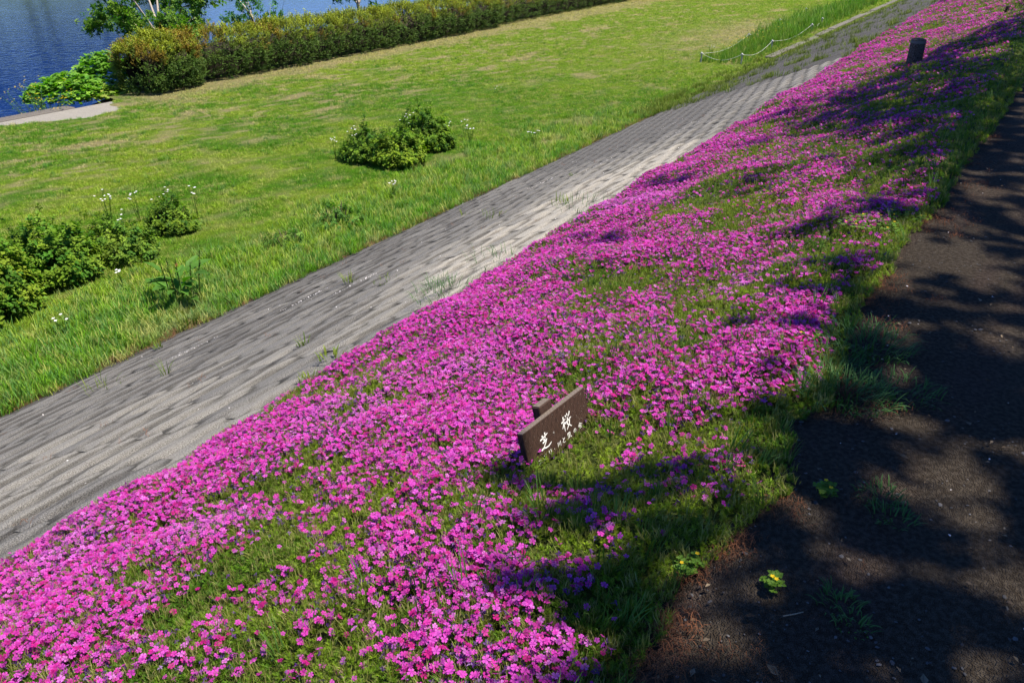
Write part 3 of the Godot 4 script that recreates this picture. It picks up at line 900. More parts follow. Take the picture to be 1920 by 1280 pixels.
	for i in 5:
		var st := MB.new()
		var a := rnd(0, TAU); var r := rnd(0.03, 0.18)
		var x := cos(a) * r; var z := sin(a) * r
		var hh := rnd(0.4, 0.62)
		st.tube([Vector3(x, -0.02, z), Vector3(x * 1.2, hh * 0.5, z * 1.2), Vector3(x * 1.5, hh, z * 1.5)], [0.007, 0.006, 0.003], 5, Color(0.09, 0.13, 0.03))
		for j in 26:
			var t := rnd(0.45, 1.0)
			var p := Vector3(x * (1.0 + 0.5 * t), hh * t, z * (1.0 + 0.5 * t))
			var o := Vector3(rnd(-1, 1), rnd(-0.2, 1), rnd(-1, 1)).normalized() * rnd(0.015, 0.05)
			st.leaf(p, p + o, 0.010, Color(0.09, 0.15, 0.03))
		part("flower_stalk", st.done(mt), dock)
	# white flowers on thin stalks
	var wm := mat_leaf(Color(0.5, 0.5, 0.5), 0.7, 0.2)
	var spots := [[Vector3(-9.95, -2.33, -5.75), 0.44, 9, "tallest white flower cluster above the loose left shrub"],
		[Vector3(-9.75, -2.33, -6.05), 0.40, 5, "thin white flower cluster just right of the tallest cluster"],
		[Vector3(-9.4, -2.33, -6.25), 0.44, 7, "white flower heads on top of the small left shrub"],
		[Vector3(-9.2, -2.33, -6.55), 0.46, 5, "small white flowers at the right of the small left shrub"],
		[Vector3(-9.35, -2.33, -5.55), 0.34, 4, "low white flowers in front of the loose left shrub"],
		[Vector3(-8.53, -2.33, -12.15), 0.27, 9, "white flower clump standing alone right of the lawn shrubs"],
		[Vector3(-8.74, -2.33, -11.75), 0.38, 6, "white flowers against the right side of the tallest lawn shrub"],
		[Vector3(-8.8, -2.33, -12.35), 0.32, 4, "small white flowers between the lawn shrubs and the lone clump"],
		[Vector3(-9.35, -2.33, -9.95), 0.54, 7, "white flowers over the dark left lawn shrub"],
		[Vector3(-8.9, -2.33, -10.75), 0.66, 6, "white flowers in the middle of the lawn shrubs"],
		[Vector3(-9.75, -2.33, -9.85), 0.34, 5, "white flowers at the left foot of the lawn shrubs"],
		[Vector3(-7.42, -2.33, -12.6), 0.22, 7, "low white flowers in the grass near the concrete, right of all shrubs"],
		[Vector3(-7.55, -2.33, -8.75), 0.24, 6, "white flowers in the verge below the lawn shrubs"],
		[Vector3(-7.5, -2.33, -3.6), 0.20, 4, "white flowers in the grass at the lower left"],
		[Vector3(-8.3, -2.33, -24.5), 0.3, 8, "white flowers in the lawn beside the rope corner"],
		[Vector3(-8.0, -2.33, -4.6), 0.2, 4, "white flowers in straw coloured grass left of the dock plant"],
		[Vector3(-10.6, -2.33, -16.2), 0.16, 3, "tiny white flowers far out on the green band of lawn"]]
	for q in spots:
		var o := thing("white_wildflower", q[3], "wildflower", q[0], 0.0, "white wildflowers on the lawn")
		var st := MB.new()
		for i in int(q[2] * 1.2):
			var a := rnd(0, TAU); var r := rnd(0.02, 0.13)
			var h: float = q[1] * rnd(0.8, 1.1)
			var p := Vector3(cos(a) * r, h, sin(a) * r)
			st.tube([Vector3(cos(a) * r * 0.2, 0, sin(a) * r * 0.2), Vector3(cos(a) * r * 0.6, h * 0.6, sin(a) * r * 0.6), p], [0.003, 0.0025, 0.0015], 4, Color(0.10, 0.17, 0.03), false)
			for j in 4:
				var t := rnd(0.1, 0.7)
				st.leaf(Vector3(cos(a) * r * t, h * t, sin(a) * r * t), Vector3(cos(a) * r * t + rnd(-0.05, 0.05), h * t + rnd(0.0, 0.04), sin(a) * r * t + rnd(-0.05, 0.05)), 0.008, Color(0.10, 0.18, 0.025))
			var b := MB.new()
			for u in 1:
				var c := p + Vector3(rnd(-0.028, 0.028), rnd(-0.012, 0.012), rnd(-0.028, 0.028))
				for j in 8:
					var aa := TAU * j / 8.0 + u
					b.leaf(c, c + Vector3(cos(aa), rnd(0.0, 0.35), sin(aa)) * rnd(0.014, 0.020), 0.006, Color(0.76, 0.74, 0.74))
			part("flower_head", b.done(wm), o)
		part("stalks", st.done(mt), o)

# ---------------------------------------------------------------- plants by the water
func river_plants() -> void:
	var mt: Material = tex.leafmat
	# broad leaved creeper in two drifts
	var big := []
	for k in 2:
		var b := MB.new()
		for i in 5:
			var a := rnd(0, TAU)
			var l := rnd(0.09, 0.14)
			var d := Vector3(cos(a), rnd(-0.25, 0.25), sin(a))
			var s := Vector3(-sin(a), 0, cos(a))
			var o := Vector3(rnd(-0.08, 0.08), rnd(0.02, 0.14), rnd(-0.08, 0.08))
			var col := Color(0.9, 0.9, 0.9).lerp(Color(1.12, 1.1, 1.0), rng.randf())
			var c := b.vert(o + d * l * 0.45 + Vector3.DOWN * 0.012, col * 0.93)
			var rim := []
			for q in [Vector2(0.08, 0.0), Vector2(-0.06, 0.30), Vector2(0.30, 0.52), Vector2(0.55, 0.40), Vector2(0.72, 0.42), Vector2(1.0, 0.0), Vector2(0.72, -0.42), Vector2(0.55, -0.40), Vector2(0.30, -0.52), Vector2(-0.06, -0.30)]:
				rim.append(b.vert(o + d * l * q.x + s * l * q.y + Vector3.UP * 0.012 * sin(q.x * 9.0 + i), col))
			for q in rim.size(): b.tri(c, rim[q], rim[(q + 1) % rim.size()])
			b.tube([o * 0.3, o + d * l * 0.08], [0.003, 0.002], 3, Color(0.8, 0.9, 0.6), false)
		big.append(b.done(mt))
	for w in [[Vector3(-18.75, -2.45, -10.55), 0.66, 0.95, 0.72, 620, "lush broad leaved creeper heap between yellow flowers and hedge", Color(0.075, 0.20, 0.025), Color(0.19, 0.33, 0.04)],
			[Vector3(-19.3, -2.5, -11.9), 0.75, 0.8, 1.05, 520, "taller broad leaved creeper heap right against the hedge end", Color(0.07, 0.19, 0.025), Color(0.17, 0.31, 0.04)],
			[Vector3(-18.35, -2.38, -11.35), 0.40, 0.75, 0.28, 220, "low yellowing broad leaved creeper over the river wall top", Color(0.14, 0.24, 0.035), Color(0.28, 0.32, 0.06)]]:
		var root := thing("creeper_heap", w[5], "creeper", w[0], 0.0, "creeper heaps by the river wall")
		var s := [Scatter.new(), Scatter.new()]
		for i in w[4]:
			var a := rnd(0, TAU); var r := sqrt(rng.randf())
			var y: float = w[3] * sqrt(1.0 - 0.9 * r * r) * rnd(0.55, 1.0)
			var k := rnd(1.0, 1.6)
			var c: Color = w[6].lerp(w[7], rng.randf())
			s[i % 2].put(upright(Vector3(cos(a) * r * w[1], y - 0.1, sin(a) * r * w[2]), rnd(0, TAU), rnd(0.55, 0.85), rnd(0.1, 0.6), rnd(0, TAU)), Color(c.r * k, c.g * k, c.b * k))
		for k in 2: scattered("foliage", big[k], s[k], root)
	# yellow flowering rape
	var rape := thing("yellow_rape_plant", "spindly blue green plant full of small yellow flowers over the water", "plant", Vector3(-18.15, -2.75, -9.55))
	var st := MB.new(); var fl := MB.new()
	for i in 46:
		var a := rnd(0, TAU); var l := rnd(0.45, 1.12)
		var d := (Vector3(cos(a) * rnd(0.1, 0.75), 1.0, sin(a) * rnd(0.1, 0.85))).normalized()
		var r0 := Vector3(rnd(-0.15, 0.15), 0, rnd(-0.35, 0.35))
		var tip := r0 + d * l + Vector3(cos(a), -0.3, sin(a)) * 0.1 * l
		st.tube([r0, r0 + d * l * 0.55, tip], [0.006, 0.005, 0.002], 4, Color(0.09, 0.17, 0.09), false)
		for j in 12:
			var t := rnd(0.1, 0.95)
			var p := r0.lerp(tip, t)
			st.leaf(p, p + Vector3(rnd(-1, 1), rnd(-0.2, 0.8), rnd(-1, 1)).normalized() * rnd(0.03, 0.09), 0.012, Color(0.07, 0.17, 0.075))
		for j in rng.randi_range(1, 4):
			var c := tip + Vector3(rnd(-0.05, 0.05), rnd(-0.10, 0.02), rnd(-0.05, 0.05))
			for q in 4:
				var aa := TAU * q / 4.0 + j
				fl.leaf(c, c + Vector3(cos(aa), 0.35, sin(aa)) * 0.020, 0.009, Color(0.75, 0.52, 0.02))
	part("stalks", st.done(mt), rape)
	part("flowers", fl.done(mt), rape, "stuff")
	# trees at the water's edge
	river_tree("riverside_tree", "bushy green riverside tree with drooping pale branches behind the hedge", Vector3(-19.6, -2.8, -13.9), 3.6, 1.55, 950, Color(0.045, 0.12, 0.018), Color(0.13, 0.21, 0.03), 11)
	river_tree("riverside_tree", "slender pale stemmed young tree right of the bushy riverside tree", Vector3(-19.4, -2.7, -16.9), 3.0, 0.75, 170, Color(0.05, 0.14, 0.06), Color(0.10, 0.20, 0.10), 7)
	river_tree("riverside_tree", "dark leaved tree at the top edge above the middle of the hedge", Vector3(-20.2, -2.9, -22.3), 3.4, 1.0, 420, Color(0.03, 0.09, 0.025), Color(0.07, 0.15, 0.04), 7)

func river_tree(called: String, label: String, at: Vector3, h: float, r: float, n: int, c0: Color, c1: Color, limbs: int) -> void:
	var root := thing(called, label, "tree", at, 0.0, "trees at the water's edge")
	var wood := mat_plain(lin(0.34, 0.29, 0.24), 0.85)
	var tr := MB.new(); tr.smooth = true
	tr.tube([Vector3.ZERO, Vector3(0.05, h * 0.25, 0.02), Vector3(-0.03, h * 0.5, 0.05)], [0.09, 0.07, 0.045], 8)
	part("trunk", tr.done(wood), root)
	var s := [Scatter.new(), Scatter.new()]
	var tips := []
	for i in limbs:
		var a := TAU * i / limbs + rnd(-0.3, 0.3)
		var y := h * rnd(0.12, 0.5)
		var out := Vector3(cos(a), 0, sin(a))
		var l := r * rnd(0.75, 1.15)
		var p0 := Vector3(0, y, 0)
		var p1 := p0 + out * l * 0.5 + Vector3.UP * l * rnd(0.4, 0.9)
		var p2 := p0 + out * l + Vector3.UP * l * rnd(0.3, 1.1)
		var b := MB.new(); b.smooth = true
		b.tube([p0, p0.lerp(p1, 0.6) + Vector3(0, 0.03, 0), p1, p2], [0.035, 0.026, 0.018, 0.006], 6)
		for j in 4:
			var t := rnd(0.3, 1.0)
			var q := p1.lerp(p2, t)
			b.tube([q, q + Vector3(rnd(-0.4, 0.4), rnd(-0.1, 0.5), rnd(-0.4, 0.4))], [0.010, 0.003], 5)
			tips.append(q)
		part("limb", b.done(wood), root)
		tips.append(p2); tips.append(p1)
	for i in n:
		var q: Vector3 = tips[rng.randi() % tips.size()]
		var o := Vector3(rnd(-1, 1), rnd(-0.8, 0.8), rnd(-1, 1)).normalized() * rnd(0.05, 0.42)
		var p := q + o
		var c := c0.lerp(c1, rng.randf()) * 1.5
		s[i % 2].put(upright(p, rnd(0, TAU), rnd(1.1, 1.9), rnd(0.2, 1.6), rnd(0, TAU)), c)
	for k in 2: scattered("crown", tex.shoots[k], s[k], root)

# ---------------------------------------------------------------- the moss phlox carpet
func flower_mesh(q: int, mt: Material, cup: float) -> ArrayMesh:
	var b := MB.new()
	for k in 5:
		var a := TAU * k / 5.0 + rnd(-0.08, 0.08)
		var d := Vector3(cos(a), 0, sin(a)); var s := Vector3(-sin(a), 0, cos(a))
		var l := rnd(0.0098, 0.0115); var w := l * rnd(0.36, 0.43)
		var lift := cup + rnd(-0.12, 0.16)
		var i0 := b.vert(Vector3(0, 0, 0), Color(0.66, 0.5, 0.72))
		var ml := b.vert(d * l * 0.58 + s * w * 0.85 + Vector3.UP * l * (lift * 0.55 + 0.05), Color(0.97, 0.95, 0.97))
		var mr := b.vert(d * l * 0.58 - s * w * 0.85 + Vector3.UP * l * (lift * 0.55 + 0.05), Color(0.97, 0.95, 0.97))
		var mc := b.vert(d * l * 0.55 + Vector3.UP * l * lift * 0.5, Color(0.9, 0.85, 0.92))
		var el := b.vert(d * l * 0.98 + s * w * 0.75 + Vector3.UP * l * lift * 0.72, Color(1.08, 1.1, 1.08))
		var er := b.vert(d * l * 0.98 - s * w * 0.75 + Vector3.UP * l * lift * 0.72, Color(1.08, 1.1, 1.08))
		var ec := b.vert(d * l * 0.93 + Vector3.UP * l * lift * 0.8, Color(1.02, 1.02, 1.02))
		b.tri(i0, ml, mc); b.tri(i0, mc, mr)
		b.quad(ml, el, ec, mc); b.quad(mc, ec, er, mr)
	b.tube([Vector3(0, -0.013, 0), Vector3.ZERO], [0.0008, 0.0014], 3, Color(0.45, 0.35, 0.5), false)
	return b.done(mt)

func carpet() -> void:
	var fm := mat_leaf(Color(0.95, 0.75, 0.9), 0.6, 0.22)
	var lm := mat_leaf(Color(0.85, 0.9, 0.35), 0.5, 0.3)
	var flowers := []
	for q in 4: flowers.append(flower_mesh(q, fm, [0.05, 0.2, -0.15, 0.4][q]))
	# withered, furled blossoms
	var wilt := []
	for q in 2:
		var b := MB.new()
		for k in 4:
			var a := TAU * k / 4.0 + rnd(-0.4, 0.4)
			var d := Vector3(cos(a), rnd(-0.3, 1.0), sin(a)).normalized()
			b.leaf(Vector3.ZERO, d * rnd(0.007, 0.010), 0.0022, Color(1, 1, 1).lerp(Color(0.7, 0.7, 0.8), rng.randf()), 0.9)
		b.tube([Vector3(0, -0.012, 0), Vector3.ZERO], [0.0008, 0.0012], 3, Color(0.8, 0.9, 0.6), false)
		wilt.append(b.done(fm))
	# needle leaved sprigs and pale sepals
	var sprig := []
	for q in 3:
		var b := MB.new()
		for i in 15:
			var a := i * 2.4 + rnd(-0.3, 0.3)
			var y := rnd(0.0, 0.016)
			var up := rnd(0.3, 1.5)
			var d := Vector3(cos(a), up, sin(a)).normalized()
			var l := rnd(0.009, 0.017)
			b.leaf(Vector3(0, y, 0), Vector3(0, y, 0) + d * l, 0.0012, Color(0.85, 0.9, 0.85).lerp(Color(1.2, 1.15, 1.0), rng.randf()), 0.2)
		sprig.append(b.done(lm))
	var stalk := []
	for q in 2:
		var b := MB.new()
		for i in 6:
			var a := rnd(0, TAU)
			b.blade(Vector3(rnd(-0.008, 0.008), 0.0, rnd(-0.008, 0.008)), a, rnd(0.1, 0.9), rnd(0.018, 0.034), 0.0022, Color(0.8, 0.85, 0.7), Color(1.15, 1.1, 1.0), 2)
		stalk.append(b.done(lm))
	var root := Node3D.new()
	root.name = "moss_phlox"
	add_child(root)
	tag(root, "bright magenta moss phlox carpet covering the bank between path and concrete", "flower carpet")
	var fs := [Scatter.new(), Scatter.new(), Scatter.new(), Scatter.new()]
	var ws := [Scatter.new(), Scatter.new()]
	var ls := [Scatter.new(), Scatter.new(), Scatter.new()]
	var ss := [Scatter.new(), Scatter.new()]
	var best := []
	# bands of distance: [z near, z far, blossoms per m2, sprigs per m2, scale]
	var bands := [[0.9, -0.2, 900.0, 700.0, 1.2], [-0.2, -2.6, 8600.0, 8000.0, 1.0], [-2.6, -5.0, 7400.0, 5200.0, 1.03], [-5.0, -9.0, 4700.0, 2400.0, 1.18], [-9.0, -16.0, 2000.0, 900.0, 1.55], [-16.0, -30.0, 480.0, 300.0, 2.3], [-30.0, -50.0, 130.0, 90.0, 3.6]]
	for bd in bands:
		var z0: float = bd[0]; var z1: float = bd[1]; var sc: float = bd[4]
		var area := 3.2 * (z0 - z1)
		for i in int(area * bd[2]):
			var x := rnd(-2.95, 0.25); var z := rnd(z1, z0)
			if x < low_edge(z) - 0.03 or x > path_edge(z) - 0.04: continue
			var d := bloom(x, z)
			if absf(z + 1.83) < 0.20 and x > -1.0 and x < -0.76: d *= 0.03 if z > -1.95 else 0.15
			if rng.randf() > d: continue
			var p := Vector3(x, bank(x) + mound(x, z), z)
			if z < -0.2 and not in_view(p, 0.42): continue
			var kind := rng.randf()
			var fade := n_mid.get_noise_2d(x * 40.0 + 70.0, z * 40.0)
			var way := rnd(0, TAU)
			if kind < 0.24 + 0.5 * maxf(fade, 0.0):
				var pale := rng.randf()
				var c := Color(0.13, 0.035, 0.23).lerp(Color(0.42, 0.26, 0.52), pale * pale * (0.55 + maxf(fade, 0.0)))
				p.y += rnd(0.014, 0.034) * (1.0 + (sc - 1.0) * 0.3)
				ws[i % 2].put(upright(p, rnd(0, TAU), sc * rnd(0.8, 1.2), rnd(0, 1.2), way), c)
			else:
				var k := rnd(0.78, 1.18)
				var hue := rng.randf()
				var c := Color(0.54, 0.027, 0.32).lerp(Color(0.575, 0.085, 0.50), hue)
				if rng.randf() < 0.10: c = Color(0.60, 0.17, 0.54)
				if rng.randf() < 0.16: c = Color(0.44, 0.014, 0.19)
				var lilac := rnd(-0.12, 0.14)
				for q in [Vector3(-2.0, -1.2, 0.14), Vector3(-2.1, -2.1, 0.24), Vector3(-0.87, -3.25, 0.24), Vector3(-1.75, -2.45, 0.15), Vector3(-2.4, -5.6, 0.4), Vector3(-2.5, -1.0, 0.16)]:
					lilac += 0.42 * exp(-(pow((x - q.x) / q.z, 2.0) + pow((z - q.y) / q.z, 2.0)))
				lilac = clampf(lilac, 0.0, 0.6)
				c = c.lerp(Color(0.56, 0.22, 0.62), lilac)
				c = Color(c.r * k, c.g * k, c.b * k)
				p.y += (rnd(0.014, 0.036) + 0.012 * d) * (1.0 + (sc - 1.0) * 0.3)
				# blossoms lean towards the light and outwards
				var tl := rnd(0.0, 1.05)
				if x < low_edge(z) + 0.1: tl += 0.3
				var tr := upright(p, rnd(0, TAU), sc * rnd(0.58, 0.96), tl, way)
				var near := p.distance_to(cam.position)
				if near < 2.9 and in_view(p, 0.0): best.append([near, tr, c, i % 4])
				else: fs[i % 4].put(tr, c)
		for i in int(area * bd[3]):
			var x := rnd(-2.95, 0.25); var z := rnd(z1, z0)
			var e := path_edge(z)
			if x < low_edge(z) - 0.02 or x > e + 0.03 * n_hi.get_noise_2d(x * 50.0, z * 50.0): continue
			var p := Vector3(x, bank(x) + mound(x, z) + rnd(-0.004, 0.010), z)
			if z < -0.2 and not in_view(p, 0.42): continue
			if absf(z + 1.83) < 0.19 and x > -0.985 and x < -0.80 and rng.randf() < 0.55: continue
			var d := bloom(x, z)
			var k := rnd(0.7, 1.25)
			var fresh := clampf(0.5 + 0.9 * n_mid.get_noise_2d(x * 35.0 + 13.0, z * 35.0) + rnd(-0.2, 0.2), 0.0, 1.0)
			var c := Color(0.062, 0.150, 0.009).lerp(Color(0.185, 0.265, 0.014), fresh)
			c = Color(c.r * k, c.g * k, c.b * k)
			ls[i % 3].put(upright(p, rnd(0, TAU), sc * rnd(0.6, 1.1), rnd(0, 0.6), rnd(0, TAU)), c)
			if rng.randf() < 0.30 + 0.35 * d:
				var c2 := Color(0.24, 0.26, 0.07).lerp(Color(0.44, 0.40, 0.20), rng.randf() * rng.randf()) * rnd(0.6, 1.0)
				ss[i % 2].put(upright(p + Vector3(rnd(-0.01, 0.01), rnd(0.004, 0.018), rnd(-0.01, 0.01)), rnd(0, TAU), sc * rnd(0.7, 1.15), rnd(0, 0.5), rnd(0, TAU)), c2)
	# the three hundred largest blossoms are pieces of their own
	best.sort_custom(func(a, b): return a[0] < b[0])
	var tints := {}
	for i in best.size():
		var q = best[i]
		if i < 299:
			var key := int(clampf(q[2].r * 20.0, 0, 15)) * 100 + int(clampf(q[2].b * 20.0, 0, 15))
			if not tints.has(key):
				var m: StandardMaterial3D = fm.duplicate()
				m.albedo_color = q[2].linear_to_srgb()
				tints[key] = m
			var o := MeshInstance3D.new()
			o.name = "flower"
			o.mesh = flowers[q[3]]
			o.material_override = tints[key]
			o.transform = q[1]
			root.add_child(o, true)
		else:
			fs[q[3]].put(q[1], q[2])
	for k in 4: scattered("flowers", flowers[k], fs[k], root)
	for k in 2: scattered("withered_flowers", wilt[k], ws[k], root)
	for k in 3: scattered("needle_foliage", sprig[k], ls[k], root)
	for k in 2: scattered("flower_stalks", stalk[k], ss[k], root)
	print("blossoms ", fs[0].t.size() * 4, " wilted ", ws[0].t.size() * 2, " sprigs ", ls[0].t.size() * 3, " best ", best.size(), " tints ", tints.size())

# ---------------------------------------------------------------- what lies on the path
func path_things() -> void:
	# pebbles half sunk in the earth
	var pm := mat_plain(Color.WHITE, 0.8, 0.35)
	var meshes := []
	for q in 3:
		var b := MB.new(); b.smooth = true
		var rows := 4; var cols := 7
		for i in rows + 1:
			var th := PI * 0.5 * float(i) / rows
			for j in cols:
				var ph := TAU * j / cols
				var r := 1.0 + 0.22 * sin(ph * 2.0 + q) + 0.12 * cos(ph * 3.0 + q * 2.0)
				b.vert(Vector3(sin(th) * cos(ph) * r, cos(th) * 0.55, sin(th) * sin(ph) * r) * 0.01)
		for i in rows:
			for j in cols:
				b.quad(i * cols + j, i * cols + (j + 1) % cols, (i + 1) * cols + (j + 1) % cols, (i + 1) * cols + j)
		meshes.append(b.done(pm))
	var s := [Scatter.new(), Scatter.new(), Scatter.new()]
	for i in 9000:
		var z := 0.5 - 9.0 * rng.randf() * rng.randf()
		var x := rnd(-0.5, 2.0)
		if x < path_edge(z) - 0.06: continue
		if rng.randf() > 0.45 + 0.9 * n_mid.get_noise_2d(x * 40.0, z * 40.0): continue
		var p := Vector3(x, -0.004 + 0.012 * n_mid.get_noise_2d(x * 40.0, z * 40.0) + bank(x) * 0.9, z)
		var k := rnd(0.03, 0.085)
		var size := rnd(0.15, 0.42) if rng.randf() < 0.93 else rnd(0.42, 0.75)
		s[i % 3].put(upright(p, rnd(0, TAU), size, 0.2, rnd(0, TAU), rnd(0.5, 1.0)), Color(k * 1.05, k, k * 1.0))
	var root := Node3D.new(); root.name = "path_gravel"; add_child(root)
	tag(root, "small grey gravel set in the dark path", "", "", "stuff")
	for k in 3: scattered("pebbles", meshes[k], s[k], root)
	# fallen petals: on the path and blown in lines along the ribs
	var pb := MB.new()
	pb.leaf(Vector3(-0.008, 0, 0), Vector3(0.008, 0.001, 0), 0.006, Color.WHITE, 0.4)
	var ps := Scatter.new()
	for i in 75:
		var z := -0.8 - 6.0 * rng.randf() * rng.randf(); var x := rnd(-0.3, 1.2)
		if x < path_edge(z) + 0.05: continue
		var k := rnd(0.35, 0.7)
		ps.put(upright(Vector3(x, 0.012, z), rnd(0, TAU), rnd(0.3, 0.75), rnd(0, 0.5), rnd(0, TAU)), Color(k, k * 0.94, k * 0.95))
	for ln in [[-5.05, -4.55, 0.6, 46], [-4.62, -4.75, 0.6, 46], [-5.3, -3.5, 0.5, 26], [-5.0, -8.7, 0.7, 26], [-4.4, -9.2, 0.9, 26], [-4.6, -12.0, 1.2, 30], [-5.6, -13.0, 1.4, 20], [-3.9, -10.6, 1.4, 24], [-3.2, -4.2, 1.0, 16]]:
		for i in ln[3]:
			var z: float = ln[1] - ln[2] * rnd(-0.5, 0.5); var x: float = ln[0] + rnd(-0.03, 0.03)
			ps.put(upright(Vector3(x, bank(x) + 0.026, z), rnd(0, TAU), rnd(0.3, 0.75), 0.4, rnd(0, TAU)), Color(0.66, 0.63, 0.64))
	for i in 120:
		var z := rnd(-14.0, -0.5); var x := rnd(-6.4, -2.95)
		ps.put(upright(Vector3(x, bank(x) + 0.026, z), rnd(0, TAU), rnd(0.35, 0.8), 0.4, rnd(0, TAU)), Color(0.72, 0.69, 0.68))
	tag(scattered("fallen_petals", pb.done(mat_leaf(Color(0.4, 0.4, 0.4))), ps, self), "white fallen petals scattered on path and concrete", "", "", "stuff")
	# rusty needle litter at the margins
	var nb := MB.new()
	for i in 9:
		var a := rnd(0, TAU); var p := Vector3(rnd(-0.02, 0.02), rnd(0.0, 0.006), rnd(-0.02, 0.02))
		nb.blade(p, a, 1.45, rnd(0.012, 0.03), 0.0016, Color(0.9, 0.9, 0.9), Color(1.1, 1.1, 1.1), 2)
	var ns := Scatter.new()
	for i in 3000:
		var z := 0.2 - 8.0 * rng.randf() * rng.randf()
		var e := path_edge(z)
		var x := e + rnd(-0.06, 0.26) * rng.randf()
		if n_mid.get_noise_2d(x * 50.0 + 8.0, z * 50.0) + 0.35 * n_hi.get_noise_2d(x * 40.0, z * 40.0) < rnd(-0.02, 0.4): continue
		var k := rnd(0.5, 1.2)
		ns.put(upright(Vector3(x, bank(x) * 0.9 + 0.004, z), rnd(0, TAU), rnd(0.6, 1.2)), Color(0.13 * k, 0.052 * k, 0.024 * k))
	for i in 2600:   # along the foot of the concrete and in its ribs
		var z := 1.0 - 17.0 * rng.randf()
		var x := -6.56 + rnd(-0.10, 0.10)
		if i % 6 == 0:
			x = rnd(-6.2, -2.9)
			if n_hi.get_noise_2d(x * 70.0, z * 14.0) < 0.30: continue
		elif n_mid.get_noise_2d(z * 60.0, 5.0) < -0.1: continue
		var k := rnd(0.5, 1.1)
		ns.put(upright(Vector3(x, bank(x) + 0.014, z), rnd(0, TAU), rnd(0.8, 1.8)), Color(0.19 * k, 0.085 * k, 0.045 * k))
	tag(scattered("needle_litter", nb.done(mat_plain(Color.WHITE)), ns, self), "rusty brown needle litter along flower edge and concrete foot", "", "", "stuff")
	# dead leaves and leaf crumbs trodden into the path
	var lb := MB.new()
	lb.leaf(Vector3(-0.012, 0.001, 0), Vector3(0.012, 0.003, 0), 0.006, Color.WHITE, 0.5)
	var lls := Scatter.new()
	for i in 2600:
		var z := 0.6 - 10.0 * rng.randf() * rng.randf(); var x := rnd(-0.35, 1.8)
		if x < path_edge(z): continue
		if rng.randf() > 0.35 + 1.1 * n_mid.get_noise_2d(x * 30.0 + 40.0, z * 30.0) + 0.5 * exp(-(x - path_edge(z)) * 4.0): continue
		var k := rnd(0.4, 1.3)
		lls.put(upright(Vector3(x, 0.008 + 0.012 * n_mid.get_noise_2d(x * 40.0, z * 40.0) + bank(x) * 0.9, z), rnd(0, TAU), rnd(0.2, 0.8) if rng.randf() < 0.9 else rnd(0.8, 1.5), rnd(0, 0.6), rnd(0, TAU)), Color(0.085 * k, 0.055 * k, 0.032 * k).lerp(Color(0.16 * k, 0.13 * k, 0.09 * k), rng.randf()))
	tag(scattered("leaf_litter", lb.done(mat_plain(Color.WHITE, 0.85)), lls, self), "dead leaves and leaf crumbs trodden into the dark path", "", "", "stuff")
	# a dry twig
	var tb := MB.new()
	tb.tube([Vector3(0, 0.004, 0), Vector3(0.02, 0.007, -0.016), Vector3(0.034, 0.005, -0.034)], [0.0012, 0.0013, 0.0008], 5)
	solo("dry_twig", tb.done(mat_plain(lin(0.25, 0.2, 0.14))), "short pale dry twig lying on the path", "twig", "", "", Vector3(-0.16, 0.0, -1.33))

# ---------------------------------------------------------------- the sign
func brush(m: MB, pts: Array, w: float, org: Vector3, ux: Vector3, uy: Vector3, n: Vector3) -> void:
	var lo := -1
	var cnt := pts.size()
	for i in cnt:
		var d: Vector2 = (pts[mini(i + 1, cnt - 1)] - pts[maxi(i - 1, 0)]).normalized()
		var s := Vector2(-d.y, d.x)
		var t := float(i) / maxf(cnt - 1, 1)
		var ww := w * lerpf(1.15, 0.7, t)
		var p: Vector2 = pts[i]
		if i == 0: p -= d * w * 0.4
		if i == cnt - 1: p += d * w * 0.4; ww *= 0.6
		var a := p + s * ww * 0.5; var b := p - s * ww * 0.5
		var ia := m.vert(org + ux * a.x + uy * a.y + n * 0.0011); var ib := m.vert(org + ux * b.x + uy * b.y + n * 0.0011)
		if lo >= 0: m.quad(lo, lo + 1, ib, ia)
		lo = ia

